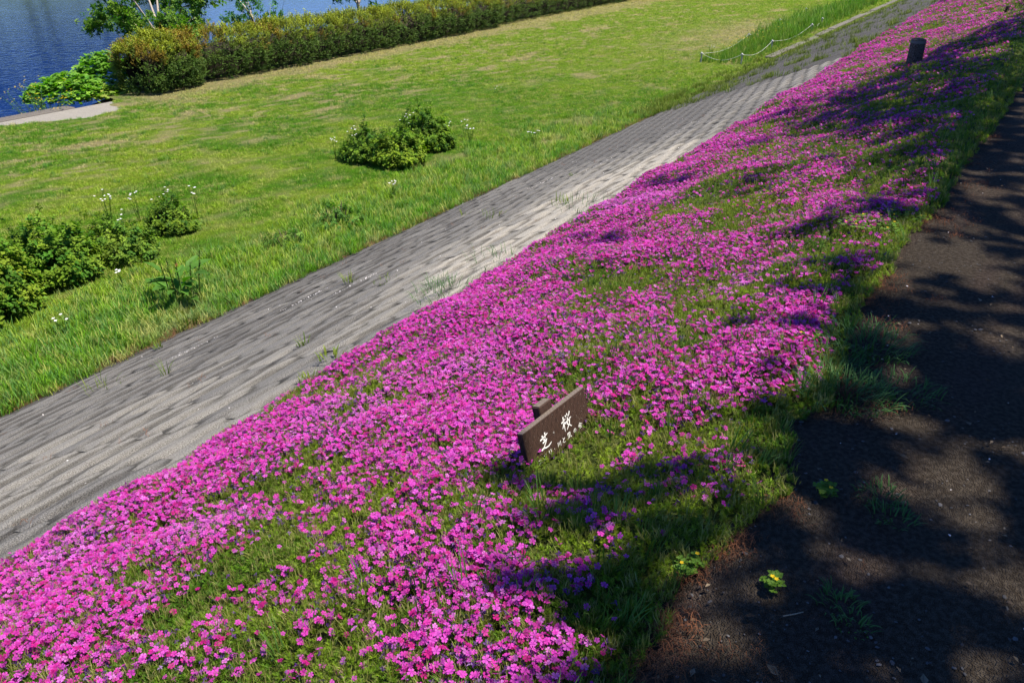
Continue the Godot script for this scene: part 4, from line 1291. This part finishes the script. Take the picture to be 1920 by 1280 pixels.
func sign_board() -> void:
	var yaw := 0.0836; var lean := 0.2581; var w := 0.3474; var h := 0.1398
	var d := Vector3(sin(yaw), 0, -cos(yaw))               # along the board, to its far end
	var n0 := Vector3(cos(yaw), 0, sin(yaw))
	var up := Vector3(0, cos(lean), 0) - n0 * sin(lean)
	var n := d.cross(up) * -1.0
	if n.dot(n0) < 0.0: n = -n
	var base := Vector3(-0.980, -0.2013, -1.868)
	var root := thing("garden_sign", "small dark brown wooden sign with white handwritten characters in the flowers", "sign", base)
	var wt := noise_tex(512, 0.02, Color(0.55, 0.52, 0.5), Color(1, 1, 1), 31, 5)
	var wm := mat_plain(lin(0.066, 0.037, 0.027), 0.75, 0.3)
	wm.albedo_texture = wt
	wm.uv1_triplanar = true
	wm.uv1_scale = Vector3(40, 3, 40)
	wm.heightmap_enabled = true
	wm.heightmap_texture = wt
	wm.heightmap_scale = 0.12
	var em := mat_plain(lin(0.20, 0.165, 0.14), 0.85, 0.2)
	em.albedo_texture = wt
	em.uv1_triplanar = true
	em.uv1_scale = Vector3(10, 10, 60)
	var th := 0.011
	var c := up * (h * 0.5 - 0.004)
	var b := MB.new()
	b.box(c - n * th, d * w * 0.5, up * (h * 0.5), n * th, 0.0015)
	part("board", b.done(wm), root)
	# paler strip along the top edge, sunlight painted into its colour, 1 mm proud
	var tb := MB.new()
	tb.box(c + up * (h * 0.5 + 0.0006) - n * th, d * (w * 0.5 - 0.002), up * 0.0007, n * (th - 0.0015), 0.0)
	part("painted_lit_top_edge", tb.done(em), root)
	# stake behind it, its head above the board left of the middle
	var sb := MB.new()
	sb.box(c - n * (th * 2.0 + 0.016) - d * 0.012 + up * (0.027 - 0.11), d * 0.034, up * (h * 0.5 + 0.11), n * 0.0155, 0.003)
	part("stake", sb.done(wm), root)
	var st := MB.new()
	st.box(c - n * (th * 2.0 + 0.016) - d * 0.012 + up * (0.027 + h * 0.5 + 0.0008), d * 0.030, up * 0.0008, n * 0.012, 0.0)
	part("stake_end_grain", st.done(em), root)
	# screw head
	var sc := MB.new()
	var pc := c + up * 0.040 - d * 0.002 + n * 0.001
	for k in 8:
		var a0 := TAU * k / 8.0; var a1 := TAU * (k + 1) / 8.0
		sc.face([pc, pc + (d * cos(a0) + up * sin(a0)) * 0.0028, pc + (d * cos(a1) + up * sin(a1)) * 0.0028])
	part("screw", sc.done(mat_plain(lin(0.02, 0.016, 0.014), 0.5)), root)
	# peeled paint chips
	var chips := MB.new()
	for i in 420:
		var u := rnd(-0.5, 0.5); var v := rnd(-0.5, 0.5)
		var right := u > 0.30
		if not right and rng.randf() < 0.55: continue
		if i % 3 == 0: v = -0.5 + 0.22 * rng.randf()
		if i % 11 == 0 and right: v = 0.5 - 0.18 * rng.randf()
		var o := c + d * u * (w - 0.01) + up * v * (h - 0.008) + n * 0.0008
		var l := rnd(0.0006, 0.0024) * (1.4 if right else 0.8); var ww := rnd(0.0002, 0.0005)
		chips.face([o - up * l, o + d * ww, o + up * l, o - d * ww])
	part("paint_chips", chips.done(mat_plain(lin(0.34, 0.30, 0.27), 0.9)), root, "stuff")
	# lettering: strokes in a unit square, y up
	var wmat := mat_plain(lin(0.66, 0.65, 0.63), 0.7)
	var glyphs := {
		"sakura": [[[0.22, 0.95], [0.21, 0.5], [0.20, 0.02]], [[0.0, 0.66], [0.2, 0.70], [0.42, 0.76]], [[0.21, 0.62], [0.12, 0.42], [0.0, 0.28]], [[0.22, 0.6], [0.32, 0.5], [0.38, 0.44]],
			[[0.48, 0.95], [0.53, 0.86]], [[0.66, 1.0], [0.69, 0.88]], [[0.96, 1.02], [0.86, 0.86], [0.78, 0.80]], [[0.66, 0.72], [0.58, 0.48], [0.52, 0.36], [0.7, 0.24], [0.92, 0.04]], [[0.86, 0.62], [0.76, 0.3], [0.42, 0.02]], [[0.40, 0.5], [0.7, 0.55], [1.02, 0.62]]],
		"shiba": [[[0.08, 0.80], [0.5, 0.86], [0.88, 0.94]], [[0.32, 1.0], [0.36, 0.70]], [[0.64, 1.08], [0.60, 0.74]], [[0.46, 0.70], [0.52, 0.62]], [[0.28, 0.52], [0.55, 0.56], [0.74, 0.62], [0.5, 0.36], [0.14, 0.08]], [[0.02, 0.10], [0.2, 0.16], [0.5, 0.06], [0.8, 0.04], [1.12, 0.16]]],
		"mi": [[[0.1, 0.85], [0.6, 0.88], [0.35, 0.4], [0.1, 0.1], [0.05, 0.35], [0.5, 0.4], [1.0, 0.25]], [[0.75, 0.6], [0.72, 0.3], [0.5, 0.0]]],
		"do": [[[0.3, 0.9], [0.36, 0.6]], [[0.85, 0.72], [0.3, 0.5], [0.15, 0.2], [0.5, 0.05], [0.9, 0.1]], [[0.75, 1.0], [0.8, 0.9]], [[0.92, 1.05], [0.97, 0.95]]],
		"ri": [[[0.25, 0.95], [0.2, 0.6], [0.28, 0.45]], [[0.72, 1.0], [0.78, 0.5], [0.45, 0.0]]],
		"dot": [[[0.4, 0.5], [0.55, 0.45]]],
		"kawa": [[[0.15, 0.9], [0.15, 0.4], [0.0, 0.05]], [[0.5, 0.85], [0.5, 0.15]], [[0.9, 0.95], [0.9, 0.02]]],
		"to": [[[0.35, 0.95], [0.42, 0.6]], [[0.85, 0.78], [0.35, 0.52], [0.15, 0.25], [0.45, 0.06], [0.9, 0.08]]],
		"kaze": [[[0.15, 0.95], [0.15, 0.4], [0.0, 0.0]], [[0.15, 0.95], [0.8, 0.97], [0.82, 0.3], [1.0, 0.02], [1.08, 0.18]], [[0.3, 0.78], [0.65, 0.80]], [[0.33, 0.6], [0.33, 0.38], [0.64, 0.40], [0.64, 0.62], [0.33, 0.6]], [[0.48, 0.78], [0.48, 0.2]], [[0.26, 0.16], [0.7, 0.2]]],
		"no": [[[0.55, 0.85], [0.4, 0.3], [0.15, 0.12], [0.05, 0.45], [0.3, 0.82], [0.65, 0.88], [0.95, 0.6], [0.85, 0.25], [0.6, 0.05]]],
		"kai": [[[0.5, 1.0], [0.25, 0.75], [0.0, 0.6]], [[0.5, 1.0], [0.75, 0.76], [1.05, 0.62]], [[0.3, 0.62], [0.7, 0.64]], [[0.12, 0.44], [0.9, 0.48]], [[0.5, 0.44], [0.3, 0.1], [0.8, 0.14]], [[0.68, 0.28], [0.86, 0.04]]]}
	# [glyph, centre along the board in metres from its middle, height above its middle, size, brush width, name]
	for q in [["shiba", -0.078, -0.002, 0.047, 0.0050, "large_character"], ["sakura", 0.046, 0.005, 0.051, 0.0047, "large_character"],
			["mi", -0.118, -0.052, 0.0185, 0.0022, "small_character"], ["do", -0.092, -0.050, 0.0185, 0.0022, "small_character"], ["ri", -0.063, -0.048, 0.019, 0.0022, "small_character"], ["dot", -0.040, -0.047, 0.010, 0.0018, "small_character"],
			["kawa", -0.012, -0.045, 0.0185, 0.0022, "small_character"], ["to", 0.014, -0.044, 0.0185, 0.0022, "small_character"], ["kaze", 0.046, -0.043, 0.0205, 0.0022, "small_character"], ["no", 0.080, -0.042, 0.015, 0.0019, "small_character"], ["kai", 0.112, -0.041, 0.0205, 0.0022, "small_character"], ["ri", -0.028, 0.004, 0.008, 0.0009, "small_character"]]:
		var m := MB.new()
		for stroke in glyphs[q[0]]:
			var pts := []
			for k in stroke.size() - 1:
				for u in 3:
					var t := u / 3.0
					pts.append(Vector2(lerpf(stroke[k][0], stroke[k + 1][0], t), lerpf(stroke[k][1], stroke[k + 1][1], t)) * q[3])
			pts.append(Vector2(stroke[-1][0], stroke[-1][1]) * q[3])
			brush(m, pts, q[4], c + d * (q[1] - q[3] * 0.5) + up * (q[2] - q[3] * 0.5), d, up, n)
		part(q[5], m.done(wmat), root)

# ---------------------------------------------------------------- posts in the flowers
func posts() -> void:
	var bt := noise_tex(512, 0.03, Color(0.45, 0.43, 0.42), Color(1, 1, 1), 41, 5)
	var pm := mat_plain(lin(0.17, 0.145, 0.13), 0.9, 0.2)
	pm.albedo_texture = bt
	pm.uv1_triplanar = true
	pm.uv1_scale = Vector3(9, 2, 9)
	pm.heightmap_enabled = true
	pm.heightmap_texture = bt
	pm.heightmap_scale = 1.0
	var root := thing("wooden_post", "short thick dark round post standing in the flowers", "post", Vector3(-1.26, -0.34, -11.3))
	root.rotation = Vector3(0.0, 0.0, 0.0)
	var b := MB.new()
	var prof := [[-0.1, 0.088], [0.0, 0.088], [0.30, 0.086], [0.345, 0.085], [0.362, 0.078], [0.368, 0.06], [0.370, 0.0]]
	b.smooth = true
	var nn := 48
	for i in prof.size():
		for k in nn:
			var a := TAU * k / nn
			var groove := 1.0 - (0.045 * pow(0.5 + 0.5 * cos(a * 16.0), 6.0) if i < 3 else 0.0)
			b.vert(Vector3(cos(a) * prof[i][1] * groove, prof[i][0], sin(a) * prof[i][1] * groove))
	for i in prof.size() - 1:
		for k in nn:
			b.quad(i * nn + k, i * nn + (k + 1) % nn, (i + 1) * nn + (k + 1) % nn, (i + 1) * nn + k)
	part("shaft", b.done(pm), root)
	var cap := MB.new(); cap.smooth = true
	for i in 2:
		for k in nn:
			var a := TAU * k / nn
			cap.vert(Vector3(cos(a) * [0.089, 0.087][i], [0.318, 0.346][i], sin(a) * [0.089, 0.087][i]))
	for k in nn: cap.quad(k, (k + 1) % nn, nn + (k + 1) % nn, nn + k)
	part("top_band", cap.done(mat_plain(lin(0.13, 0.115, 0.11), 0.85)), root)
	# a thin stake farther on: a sign seen from its edge
	var root2 := thing("thin_stake", "thin dark wooden stake far up the flower bank at the upper right", "stake", Vector3(-0.61, -0.11, -16.05))
	var s := MB.new()
	s.box(Vector3(0, 0.08, 0), Vector3(0.017, 0, 0), Vector3(0.012, 0.10, 0), Vector3(0, 0, 0.017), 0.002)
	var dm := mat_plain(lin(0.05, 0.032, 0.028), 0.85)
	part("stake", s.done(dm), root2)
	var s2 := MB.new()
	s2.box(Vector3(0.012, 0.12, -0.06), Vector3(0.006, 0, 0.003), Vector3(0.010, 0.06, 0), Vector3(-0.02, 0, 0.10), 0.002)
	part("board", s2.done(dm), root2)

# ---------------------------------------------------------------- rope round the tall grass
func rope_fence() -> void:
	var rm := mat_plain(lin(0.46, 0.45, 0.43), 0.8)
	var sm := mat_plain(lin(0.30, 0.29, 0.27), 0.85)
	var front := [Vector3(-8.13, 0, -23.17), Vector3(-7.08, 0, -23.56), Vector3(-7.17, 0, -26.86), Vector3(-7.22, 0, -32.1), Vector3(-7.39, 0, -34.4)]
	var back := [Vector3(-8.13, 0, -23.17), Vector3(-8.3, 0, -28.1), Vector3(-8.65, 0, -33.1), Vector3(-8.9, 0, -38.0)]
	var names := ["rope stake at the near left corner of the tall grass", "rope stake at the near right corner of the tall grass", "second rope stake along the concrete side", "third rope stake along the concrete side", "farthest rope stake along the concrete side"]
	var i := 0
	for p in front + back.slice(1):
		var b := MB.new()
		b.tube([Vector3(0, -0.1, 0), Vector3(0.005, 0.20, 0.004), Vector3(0, 0.30, 0)], [0.022, 0.02, 0.017], 7)
		var o := thing("rope_stake", names[i] if i < 5 else ["rope stake midway on the lawn side of the tall grass", "farther rope stake on the lawn side of the tall grass", "last rope stake on the lawn side at the top edge"][i - 5], "stake", p + Vector3(0, -2.33, 0), 0.0, "stakes of the rope fence")
		part("shaft", b.done(sm), o)
		var k := MB.new()
		k.tube([Vector3(-0.05, 0.24, 0), Vector3(0.0, 0.28, 0.02), Vector3(0.05, 0.25, 0)], [0.010, 0.026, 0.010], 6)
		part("knot", k.done(rm), o)
		i += 1
	for line in [[front, "sagging white rope on the concrete side of the tall grass"], [back, "sagging white rope on the lawn side of the tall grass"]]:
		var b := MB.new(); b.smooth = true
		var pts := []; var rad := []
		for q in line[0].size() - 1:
			for u in 10:
				var t := u / 10.0
				var p: Vector3 = line[0][q].lerp(line[0][q + 1], t)
				p.y = -2.33 + 0.26 - 0.17 * sin(PI * t)
				pts.append(p); rad.append(0.0042)
		b.tube(pts, rad, 5)
		solo("rope", b.done(rm), line[1], "rope", "ropes round the tall grass")
	# the tall grass inside
	var b2 := MB.new()
	for k in 14:
		b2.blade(Vector3(rnd(-0.09, 0.09), 0, rnd(-0.09, 0.09)), rnd(0, TAU), rnd(0.1, 0.7), rnd(0.28, 0.5), rnd(0.010, 0.018), Color(0.8, 0.85, 0.8), Color(1.1, 1.1, 1.05), 3)
	var s := Scatter.new()
	for k in 2400:
		var z := -23.3 - 28.0 * rng.randf() * (0.4 + 0.6 * rng.randf())
		var t := (-23.4 - z) / 12.0
		var x := lerpf(-8.25, -6.95, rng.randf()) + (rnd(-0.6, 0.0) * minf(t, 1.0))
		var h := lerpf(0.55, 1.0, smoothstep(-25.0, -31.0, z)) * rnd(0.35, 1.15) * (0.55 + 0.45 * smoothstep(-6.9, -7.5, x)) * (1.0 + 0.5 * n_mid.get_noise_2d(x * 60.0, z * 30.0))
		var v := rnd(0.75, 1.2)
		s.put(upright(Vector3(x, -2.34, z), rnd(0, TAU), h, rnd(0, 0.2), rnd(0, TAU)), Color(0.12 * v, 0.25 * v, 0.030 * v).lerp(Color(0.28 * v, 0.30 * v, 0.06 * v), rng.randf() * rng.randf()))
	tag(scattered("tall_grass", b2.done(mat_leaf(Color(0.7, 0.85, 0.35), 0.5, 0.3)), s, self), "tall bright green grass growing inside the rope", "", "", "stuff")
	var y := MB.new()
	for k in 7:
		var a := TAU * k / 7.0
		y.leaf(Vector3(0, 0, 0), Vector3(cos(a), 0.5, sin(a)) * 0.022, 0.009, Color.WHITE)
	var ys := Scatter.new()
	for k in 46:
		ys.put(upright(Vector3(rnd(-8.4, -7.7), -2.33 + rnd(0.2, 0.42), rnd(-24.5, -31.0)), rnd(0, TAU), rnd(0.7, 1.2)), Color(0.72, 0.48, 0.02))
	tag(scattered("yellow_flowers", y.done(mat_leaf()), ys, self), "small yellow flowers among the tall roped grass", "", "", "stuff")

# ---------------------------------------------------------------- weeds on concrete and path
func tuft(n: int, r: float, l0: float, l1: float, w: float, lean0: float, lean1: float, c0: Color, c1: Color, mt: Material, segs := 3) -> ArrayMesh:
	var b := MB.new()
	for i in n:
		var a := rnd(0, TAU)
		var q := sqrt(rng.randf()) * r
		var c := c0.lerp(c1, rng.randf())
		b.blade(Vector3(cos(a) * q, 0, sin(a) * q), a + rnd(-1.0, 1.0), rnd(lean0, lean1), rnd(l0, l1), w * rnd(0.7, 1.2), c * 0.85, c, segs)
	return b.done(mt)

func weeds() -> void:
	var gm := mat_leaf(Color(0.7, 0.8, 0.4), 0.55, 0.25)
	var blue0 := Color(0.045, 0.115, 0.045); var blue1 := Color(0.11, 0.19, 0.07)
	var gr0 := Color(0.09, 0.16, 0.02); var gr1 := Color(0.20, 0.24, 0.04)
	var ws := [
		[Vector3(-4.84, 0, -4.92), 26, 0.07, 0.06, 0.14, 0.008, "yellow green weed tuft alone mid slope on the ribbed concrete"],
		[Vector3(-6.60, 0, -4.36), 34, 0.09, 0.10, 0.24, 0.011, "leafy grass tuft at the concrete foot below the dock plant"],
		[Vector3(-6.64, 0, -3.78), 30, 0.09, 0.10, 0.22, 0.010, "spiky grass tuft at the concrete foot, left of the leafy tuft"],
		[Vector3(-6.2, 0, -3.74), 12, 0.04, 0.04, 0.08, 0.014, "small bright seedling just on the concrete near its foot"],
		[Vector3(-5.50, 0, -2.80), 24, 0.14, 0.05, 0.15, 0.006, "straggling weed on the lower concrete near the left edge"],
		[Vector3(-4.90, 0, -2.96), 18, 0.05, 0.06, 0.15, 0.006, "thin upright grass tuft on the concrete crack at left"],
		[Vector3(-3.62, 0, -3.18), 16, 0.05, 0.03, 0.08, 0.008, "low weed on the long concrete crack"],
		[Vector3(-2.95, 0, -2.80), 34, 0.09, 0.03, 0.07, 0.010, "small green weed with yellow flowers on concrete beside the phlox"],
		[Vector3(-2.82, 0, -2.50), 24, 0.07, 0.03, 0.07, 0.010, "small weed with yellow flowers at the phlox edge, lower of two"],
		[Vector3(-4.55, 0, -6.87), 26, 0.12, 0.04, 0.11, 0.007, "flat grass tuft mid way up the middle of the concrete"],
		[Vector3(-5.49, 0, -7.64), 16, 0.08, 0.04, 0.12, 0.006, "thin yellowish weed low on the middle concrete"],
		[Vector3(-3.47, 0, -6.5), 30, 0.14, 0.04, 0.12, 0.007, "grey green grass tuft on pale concrete near the phlox"],
		[Vector3(-4.6, 0, -8.8), 18, 0.06, 0.02, 0.05, 0.012, "tiny round green weed high on the far concrete"],
		[Vector3(-4.15, 0, -4.62), 22, 0.10, 0.03, 0.09, 0.006, "short grey grass in a rib near the middle of the slope"],
		[Vector3(-6.6, 0, -13.4), 36, 0.14, 0.10, 0.26, 0.010, "grass clump at the far foot of the ribbed blocks"],
		[Vector3(-6.2, 0, -15.9), 34, 0.16, 0.12, 0.34, 0.012, "tall weed clump where the ribbed blocks end, lawn side"],
		[Vector3(-5.0, 0, -16.1), 30, 0.16, 0.08, 0.20, 0.010, "weed clump where the ribbed blocks end, mid slope"],
		[Vector3(-4.1, 0, -16.2), 30, 0.16, 0.08, 0.20, 0.010, "weed clump where the ribbed blocks end, nearer the phlox"],
		[Vector3(-6.66, 0, -2.6), 40, 0.14, 0.08, 0.16, 0.012, "dark leafy weed at the concrete foot in the lower left corner"],
		[Vector3(-6.7, 0, -5.9), 34, 0.12, 0.06, 0.16, 0.012, "leafy weed at the concrete foot mid way to the lawn shrubs"]]
	for w in ws:
		var p: Vector3 = w[0]
		p.y = bank(p.x) + 0.008
		var m := tuft(w[1], w[2], w[3], w[4], w[5], 0.2, 1.1, gr0, gr1, gm)
		solo("weed_tuft", m, w[6], "weed", "weeds on the concrete slope", "", p)
	# bluish couch grass where the phlox meets the concrete
	for w in [[Vector3(-2.88, 0, -3.78), 230, 0.22, "blue green couch grass patch between concrete and phlox"], [Vector3(-2.95, 0, -4.5), 70, 0.22, "thin trailing couch grass beyond the blue green patch"], [Vector3(-3.0, 0, -6.0), 60, 0.26, "wispy couch grass on pale concrete at the far phlox edge"]]:
		var p: Vector3 = w[0]
		p.y = bank(p.x) + 0.012
		solo("couch_grass", tuft(w[1], w[2], 0.05, 0.13, 0.004, 0.5, 1.4, blue0, blue1, gm), w[3], "grass clump", "couch grass by the phlox", "", p)
	# couch grass on the edge of the path
	for w in [[Vector3(-0.25, 0, -2.70), 190, 0.13, 0.06, 0.14, "far clump of blue green grass spilling onto the shaded path"], [Vector3(-0.24, 0, -2.33), 260, 0.12, 0.05, 0.13, "near clump of blue green grass spilling onto the shaded path"],
			[Vector3(-0.33, 0, -2.50), 120, 0.12, 0.06, 0.13, "dark grass clump between the two path edge clumps"], [Vector3(-0.10, 0, -2.43), 60, 0.10, 0.04, 0.09, "thin grass fringe reaching furthest onto the path"],
			[Vector3(-0.06, 0, -1.86), 46, 0.05, 0.03, 0.06, "trailing grass sprig on the path right of the phlox tip"], [Vector3(-0.02, 0, -1.79), 40, 0.045, 0.03, 0.06, "lower trailing grass sprig beside the sunlit path spot"],
			[Vector3(-0.07, 0, -1.43), 34, 0.04, 0.03, 0.06, "small grass sprig low on the dark path"], [Vector3(-0.03, 0, -1.385), 26, 0.035, 0.02, 0.05, "lowest grass sprig on the dark path"]]:
		var p: Vector3 = w[0]
		p.y = bank(p.x) + 0.002
		solo("path_grass", tuft(int(w[1] * 1.8), w[2] * 1.15, w[3] * 0.55, w[4] * 0.62, 0.0036, 0.6, 1.5, Color(0.035, 0.10, 0.028), Color(0.075, 0.16, 0.045), gm, 4), w[5], "grass clump", "grass clumps on the path edge", "", p)
	# little clover and rosette weeds at the margin
	for w in [[Vector3(-0.205, 0, -1.395), 26, 0.022, "yellow green rosette weed in a sunlit spot of the path"], [Vector3(-0.185, 0, -1.785), 30, 0.028, "clover sprig with tiny yellow flowers at the phlox tip"], [Vector3(-0.385, 0, -1.38), 30, 0.03, "clover patch under the phlox at the near path edge"],
			[Vector3(-0.48, 0, -3.95), 90, 0.14, "bright clover patch in the phlox beside the sunny path"], [Vector3(-0.44, 0, -2.62), 30, 0.05, "clover leaves by the dark grass at the path edge"], [Vector3(-0.35, 0, -4.2), 60, 0.10, "clover fringe with a yellow flower by the path, far one"]]:
		var p: Vector3 = w[0]
		p.y = bank(p.x) + mound(p.x, p.z) + 0.005
		var b := MB.new()
		for i in w[1]:
			var a := rnd(0, TAU); var q: float = sqrt(rng.randf()) * w[2]
			var o := Vector3(cos(a) * q, rnd(0.008, 0.03), sin(a) * q)
			var k := rnd(0.8, 1.2)
			b.tube([Vector3(o.x * 0.7, 0, o.z * 0.7), o], [0.0008, 0.0006], 3, Color(0.10, 0.16, 0.03), false)
			for j in 3:
				var aa: float = TAU * j / 3.0 + i
				b.leaf(o, o + Vector3(cos(aa), 0.15, sin(aa)) * 0.011, 0.0055, Color(0.085 * k, 0.17 * k, 0.018 * k))
			if i % 14 == 3:
				for j in 5:
					var aa := TAU * j / 5.0
					b.leaf(o + Vector3.UP * 0.012, o + Vector3(cos(aa) * 0.006, 0.015, sin(aa) * 0.006), 0.003, Color(0.75, 0.5, 0.02))
		solo("clover", b.done(gm), w[3], "clover", "clover along the path edge", "", p)
	# grass blades standing in the phlox
	var gs := Scatter.new()
	var bm := tuft(7, 0.02, 0.06, 0.13, 0.004, 0.1, 0.7, Color(0.8, 0.85, 0.8), Color(1.1, 1.1, 1.0), gm)
	for i in 420:
		var z := -0.8 - 15.0 * rng.randf() * rng.randf()
		var e := path_edge(z)
		var x := e - 1.2 * rng.randf() * rng.randf() if i % 3 > 0 else rnd(-2.6, e)
		if i % 3 == 0 and rng.randf() < 0.8: continue
		var k := rnd(0.7, 1.2)
		gs.put(upright(Vector3(x, bank(x) + mound(x, z), z), rnd(0, TAU), rnd(0.6, 1.1), rnd(0, 0.3), rnd(0, TAU)), Color(0.075 * k, 0.155 * k, 0.03 * k))
	tag(scattered("grass_in_flowers", bm, gs, self), "stray grass blades standing in the phlox", "", "", "stuff")

# ---------------------------------------------------------------- trees that shade the path
func shade_trees() -> void:
	var wood := mat_plain(lin(0.09, 0.07, 0.06), 0.9)
	var leafm := mat_leaf(Color(0.35, 0.45, 0.15), 0.5, 0.3)
	var clump := []
	for k in 2:
		var b := MB.new()
		for i in 11:
			var d := Vector3(rnd(-1, 1), rnd(-0.6, 0.6), rnd(-1, 1)).normalized() * rnd(0.02, 0.075)
			var o := Vector3(rnd(-1, 1), rnd(-0.5, 0.3), rnd(-1, 1)).normalized() * rnd(0.05, 0.075)
			b.leaf(d, d + o, 0.024, Color(0.05, 0.09, 0.02) * rnd(0.8, 1.3), 0.2, Vector3(rnd(-0.5, 0.5), 1, rnd(-0.5, 0.5)))
		clump.append(b.done(leafm))
	var trunks := [[Vector3(4.2, -0.05, 3.5), "shade tree beside the path behind the viewer"], [Vector3(4.6, -0.05, -3.4), "first shade tree along the right of the path"], [Vector3(4.4, -0.05, -10.2), "second shade tree along the right of the path"], [Vector3(4.8, -0.05, -17.5), "third shade tree along the right of the path"], [Vector3(4.5, -0.05, -25.5), "farthest shade tree along the right of the path"]]
	var sn := SUN.normalized()
	var sc := []
	for t in trunks: sc.append([Scatter.new(), Scatter.new()])
	for i in 420000:
		var u := rng.randf()
		var gz := 3.6 - 33.5 * u * (0.35 + 0.65 * u)
		var gx := rnd(-2.9, 4.6)
		var sh := shade(gx, gz)
		if gx > 1.6: sh *= 0.6
		sh *= clampf((lerpf(0.80, 0.90, smoothstep(-4.0, -5.5, gz)) if gx < path_edge(gz) else lerpf(0.95, 0.58, smoothstep(-2.6, -3.6, gz))) + 1.7 * n_hi.get_noise_2d(gx * 34.0, gz * 60.0) + 0.8 * n_mid.get_noise_2d(gx * 45.0, gz * 80.0), 0.10, 1.0)
		if rng.randf() > sh * sh: continue
		var h := rnd(4.6, 7.2)
		var gy := bank(gx) if gx < 0.0 else 0.0
		var p := Vector3(gx, gy, gz) + sn * ((h - gy) / sn.y)
		var best := 0; var bd := 1e9
		for k in trunks.size():
			var dd: float = Vector2(p.x - trunks[k][0].x, p.z - trunks[k][0].z).length_squared()
			if dd < bd: bd = dd; best = k
		sc[best][i % 2].put(upright(p - trunks[best][0], rnd(0, TAU), rnd(0.5, 0.75), rnd(0, 0.5), rnd(0, TAU)), Color.WHITE)
	var tot := 0
	for k in trunks.size():
		var root := thing("shade_tree", trunks[k][1], "tree", trunks[k][0], 0.0, "shade trees along the path")
		var t := MB.new(); t.smooth = true
		t.tube([Vector3(0, -0.2, 0), Vector3(0.03, 0.4, 0), Vector3(-0.05, 1.6, 0.05), Vector3(0.0, 3.2, 0), Vector3(-0.1, 5.2, 0.1)], [0.30, 0.23, 0.19, 0.16, 0.09], 12)
		part("trunk", t.done(wood), root)
		for j in 12:
			var src: Scatter = sc[k][j % 2]
			if src.t.size() == 0: continue
			var goal: Vector3 = src.t[rng.randi() % src.t.size()].origin
			var from := Vector3(-0.03, rnd(2.6, 4.8), 0.0)
			var b := MB.new(); b.smooth = true
			b.tube([from, from.lerp(goal, 0.5) + Vector3(0, 0.4, 0), goal], [0.06, 0.035, 0.008], 6)
			part("limb", b.done(wood), root)
		for q in 2:
			tot += sc[k][q].t.size()
			scattered("crown", clump[q], sc[k][q], root)
	print("canopy ", tot)

# ---------------------------------------------------------------- the other bank, seen only in the water
func far_bank() -> void:
	var m := MB.new(); m.smooth = true; m.up = true
	for i in 31:
		var z := 60.0 - i * 12.0
		for p in [Vector2(-84.0, -3.8), Vector2(-87.0, -1.5), Vector2(-92.0, 0.6), Vector2(-120.0, 1.0), Vector2(-600.0, 1.0)]:
			m.vert(Vector3(p.x, p.y, z), Color(0.07, 0.10, 0.03))
	for i in 30:
		for j in 4:
			var a := i * 5 + j
			m.quad(a, a + 5, a + 6, a + 1)
	solo("far_riverbank", m.done(mat_ground(tex.turf, 0.2, null, 0.0)), "grassy opposite bank of the river", "", "", "structure")
	var mt := mat_leaf(Color(0.4, 0.5, 0.2), 0.6, 0.2)
	var cl := MB.new()
	for i in 40:
		var d := Vector3(rnd(-1, 1), rnd(-0.8, 0.8), rnd(-1, 1)).normalized() * rnd(0.3, 1.0)
		cl.leaf(d, d + Vector3(rnd(-1, 1), rnd(-0.6, 0.6), rnd(-1, 1)).normalized() * 0.6, 0.22, Color(0.045, 0.06, 0.02) * rnd(0.7, 1.3))
	var cm := cl.done(mt)
	var wood := mat_plain(lin(0.08, 0.06, 0.05))
	for i in 9:
		var p := Vector3(-93.0 - rnd(0, 5), 0.6, -30.0 - i * 5.2 + rnd(-1, 1))
		var h := rnd(19.0, 25.0)
		var root := thing("far_bank_tree", "dark tree on the opposite bank, %s one counted downstream" % ["first", "second", "third", "fourth", "fifth", "sixth", "seventh", "eighth", "ninth"][i], "tree", p, 0.0, "trees on the opposite bank")
		var t := MB.new()
		t.tube([Vector3.ZERO, Vector3(0.1, h * 0.4, 0), Vector3(0, h * 0.8, 0.1)], [0.4, 0.3, 0.1], 8)
		part("trunk", t.done(wood), root)
		var s := Scatter.new()
		for j in 420:
			var a := rnd(0, TAU); var r := sqrt(rng.randf())
			var y := rnd(0.15, 1.0)
			var wid := 4.6 * sqrt(clampf(1.0 - pow(y * 2.0 - 1.05, 2.0) * 0.85, 0.05, 1.0))
			s.put(upright(Vector3(cos(a) * r * wid, y * h, sin(a) * r * wid), rnd(0, TAU), rnd(0.8, 1.4), rnd(0, 1.0), rnd(0, TAU)), Color.WHITE)
		scattered("crown", cm, s, root)
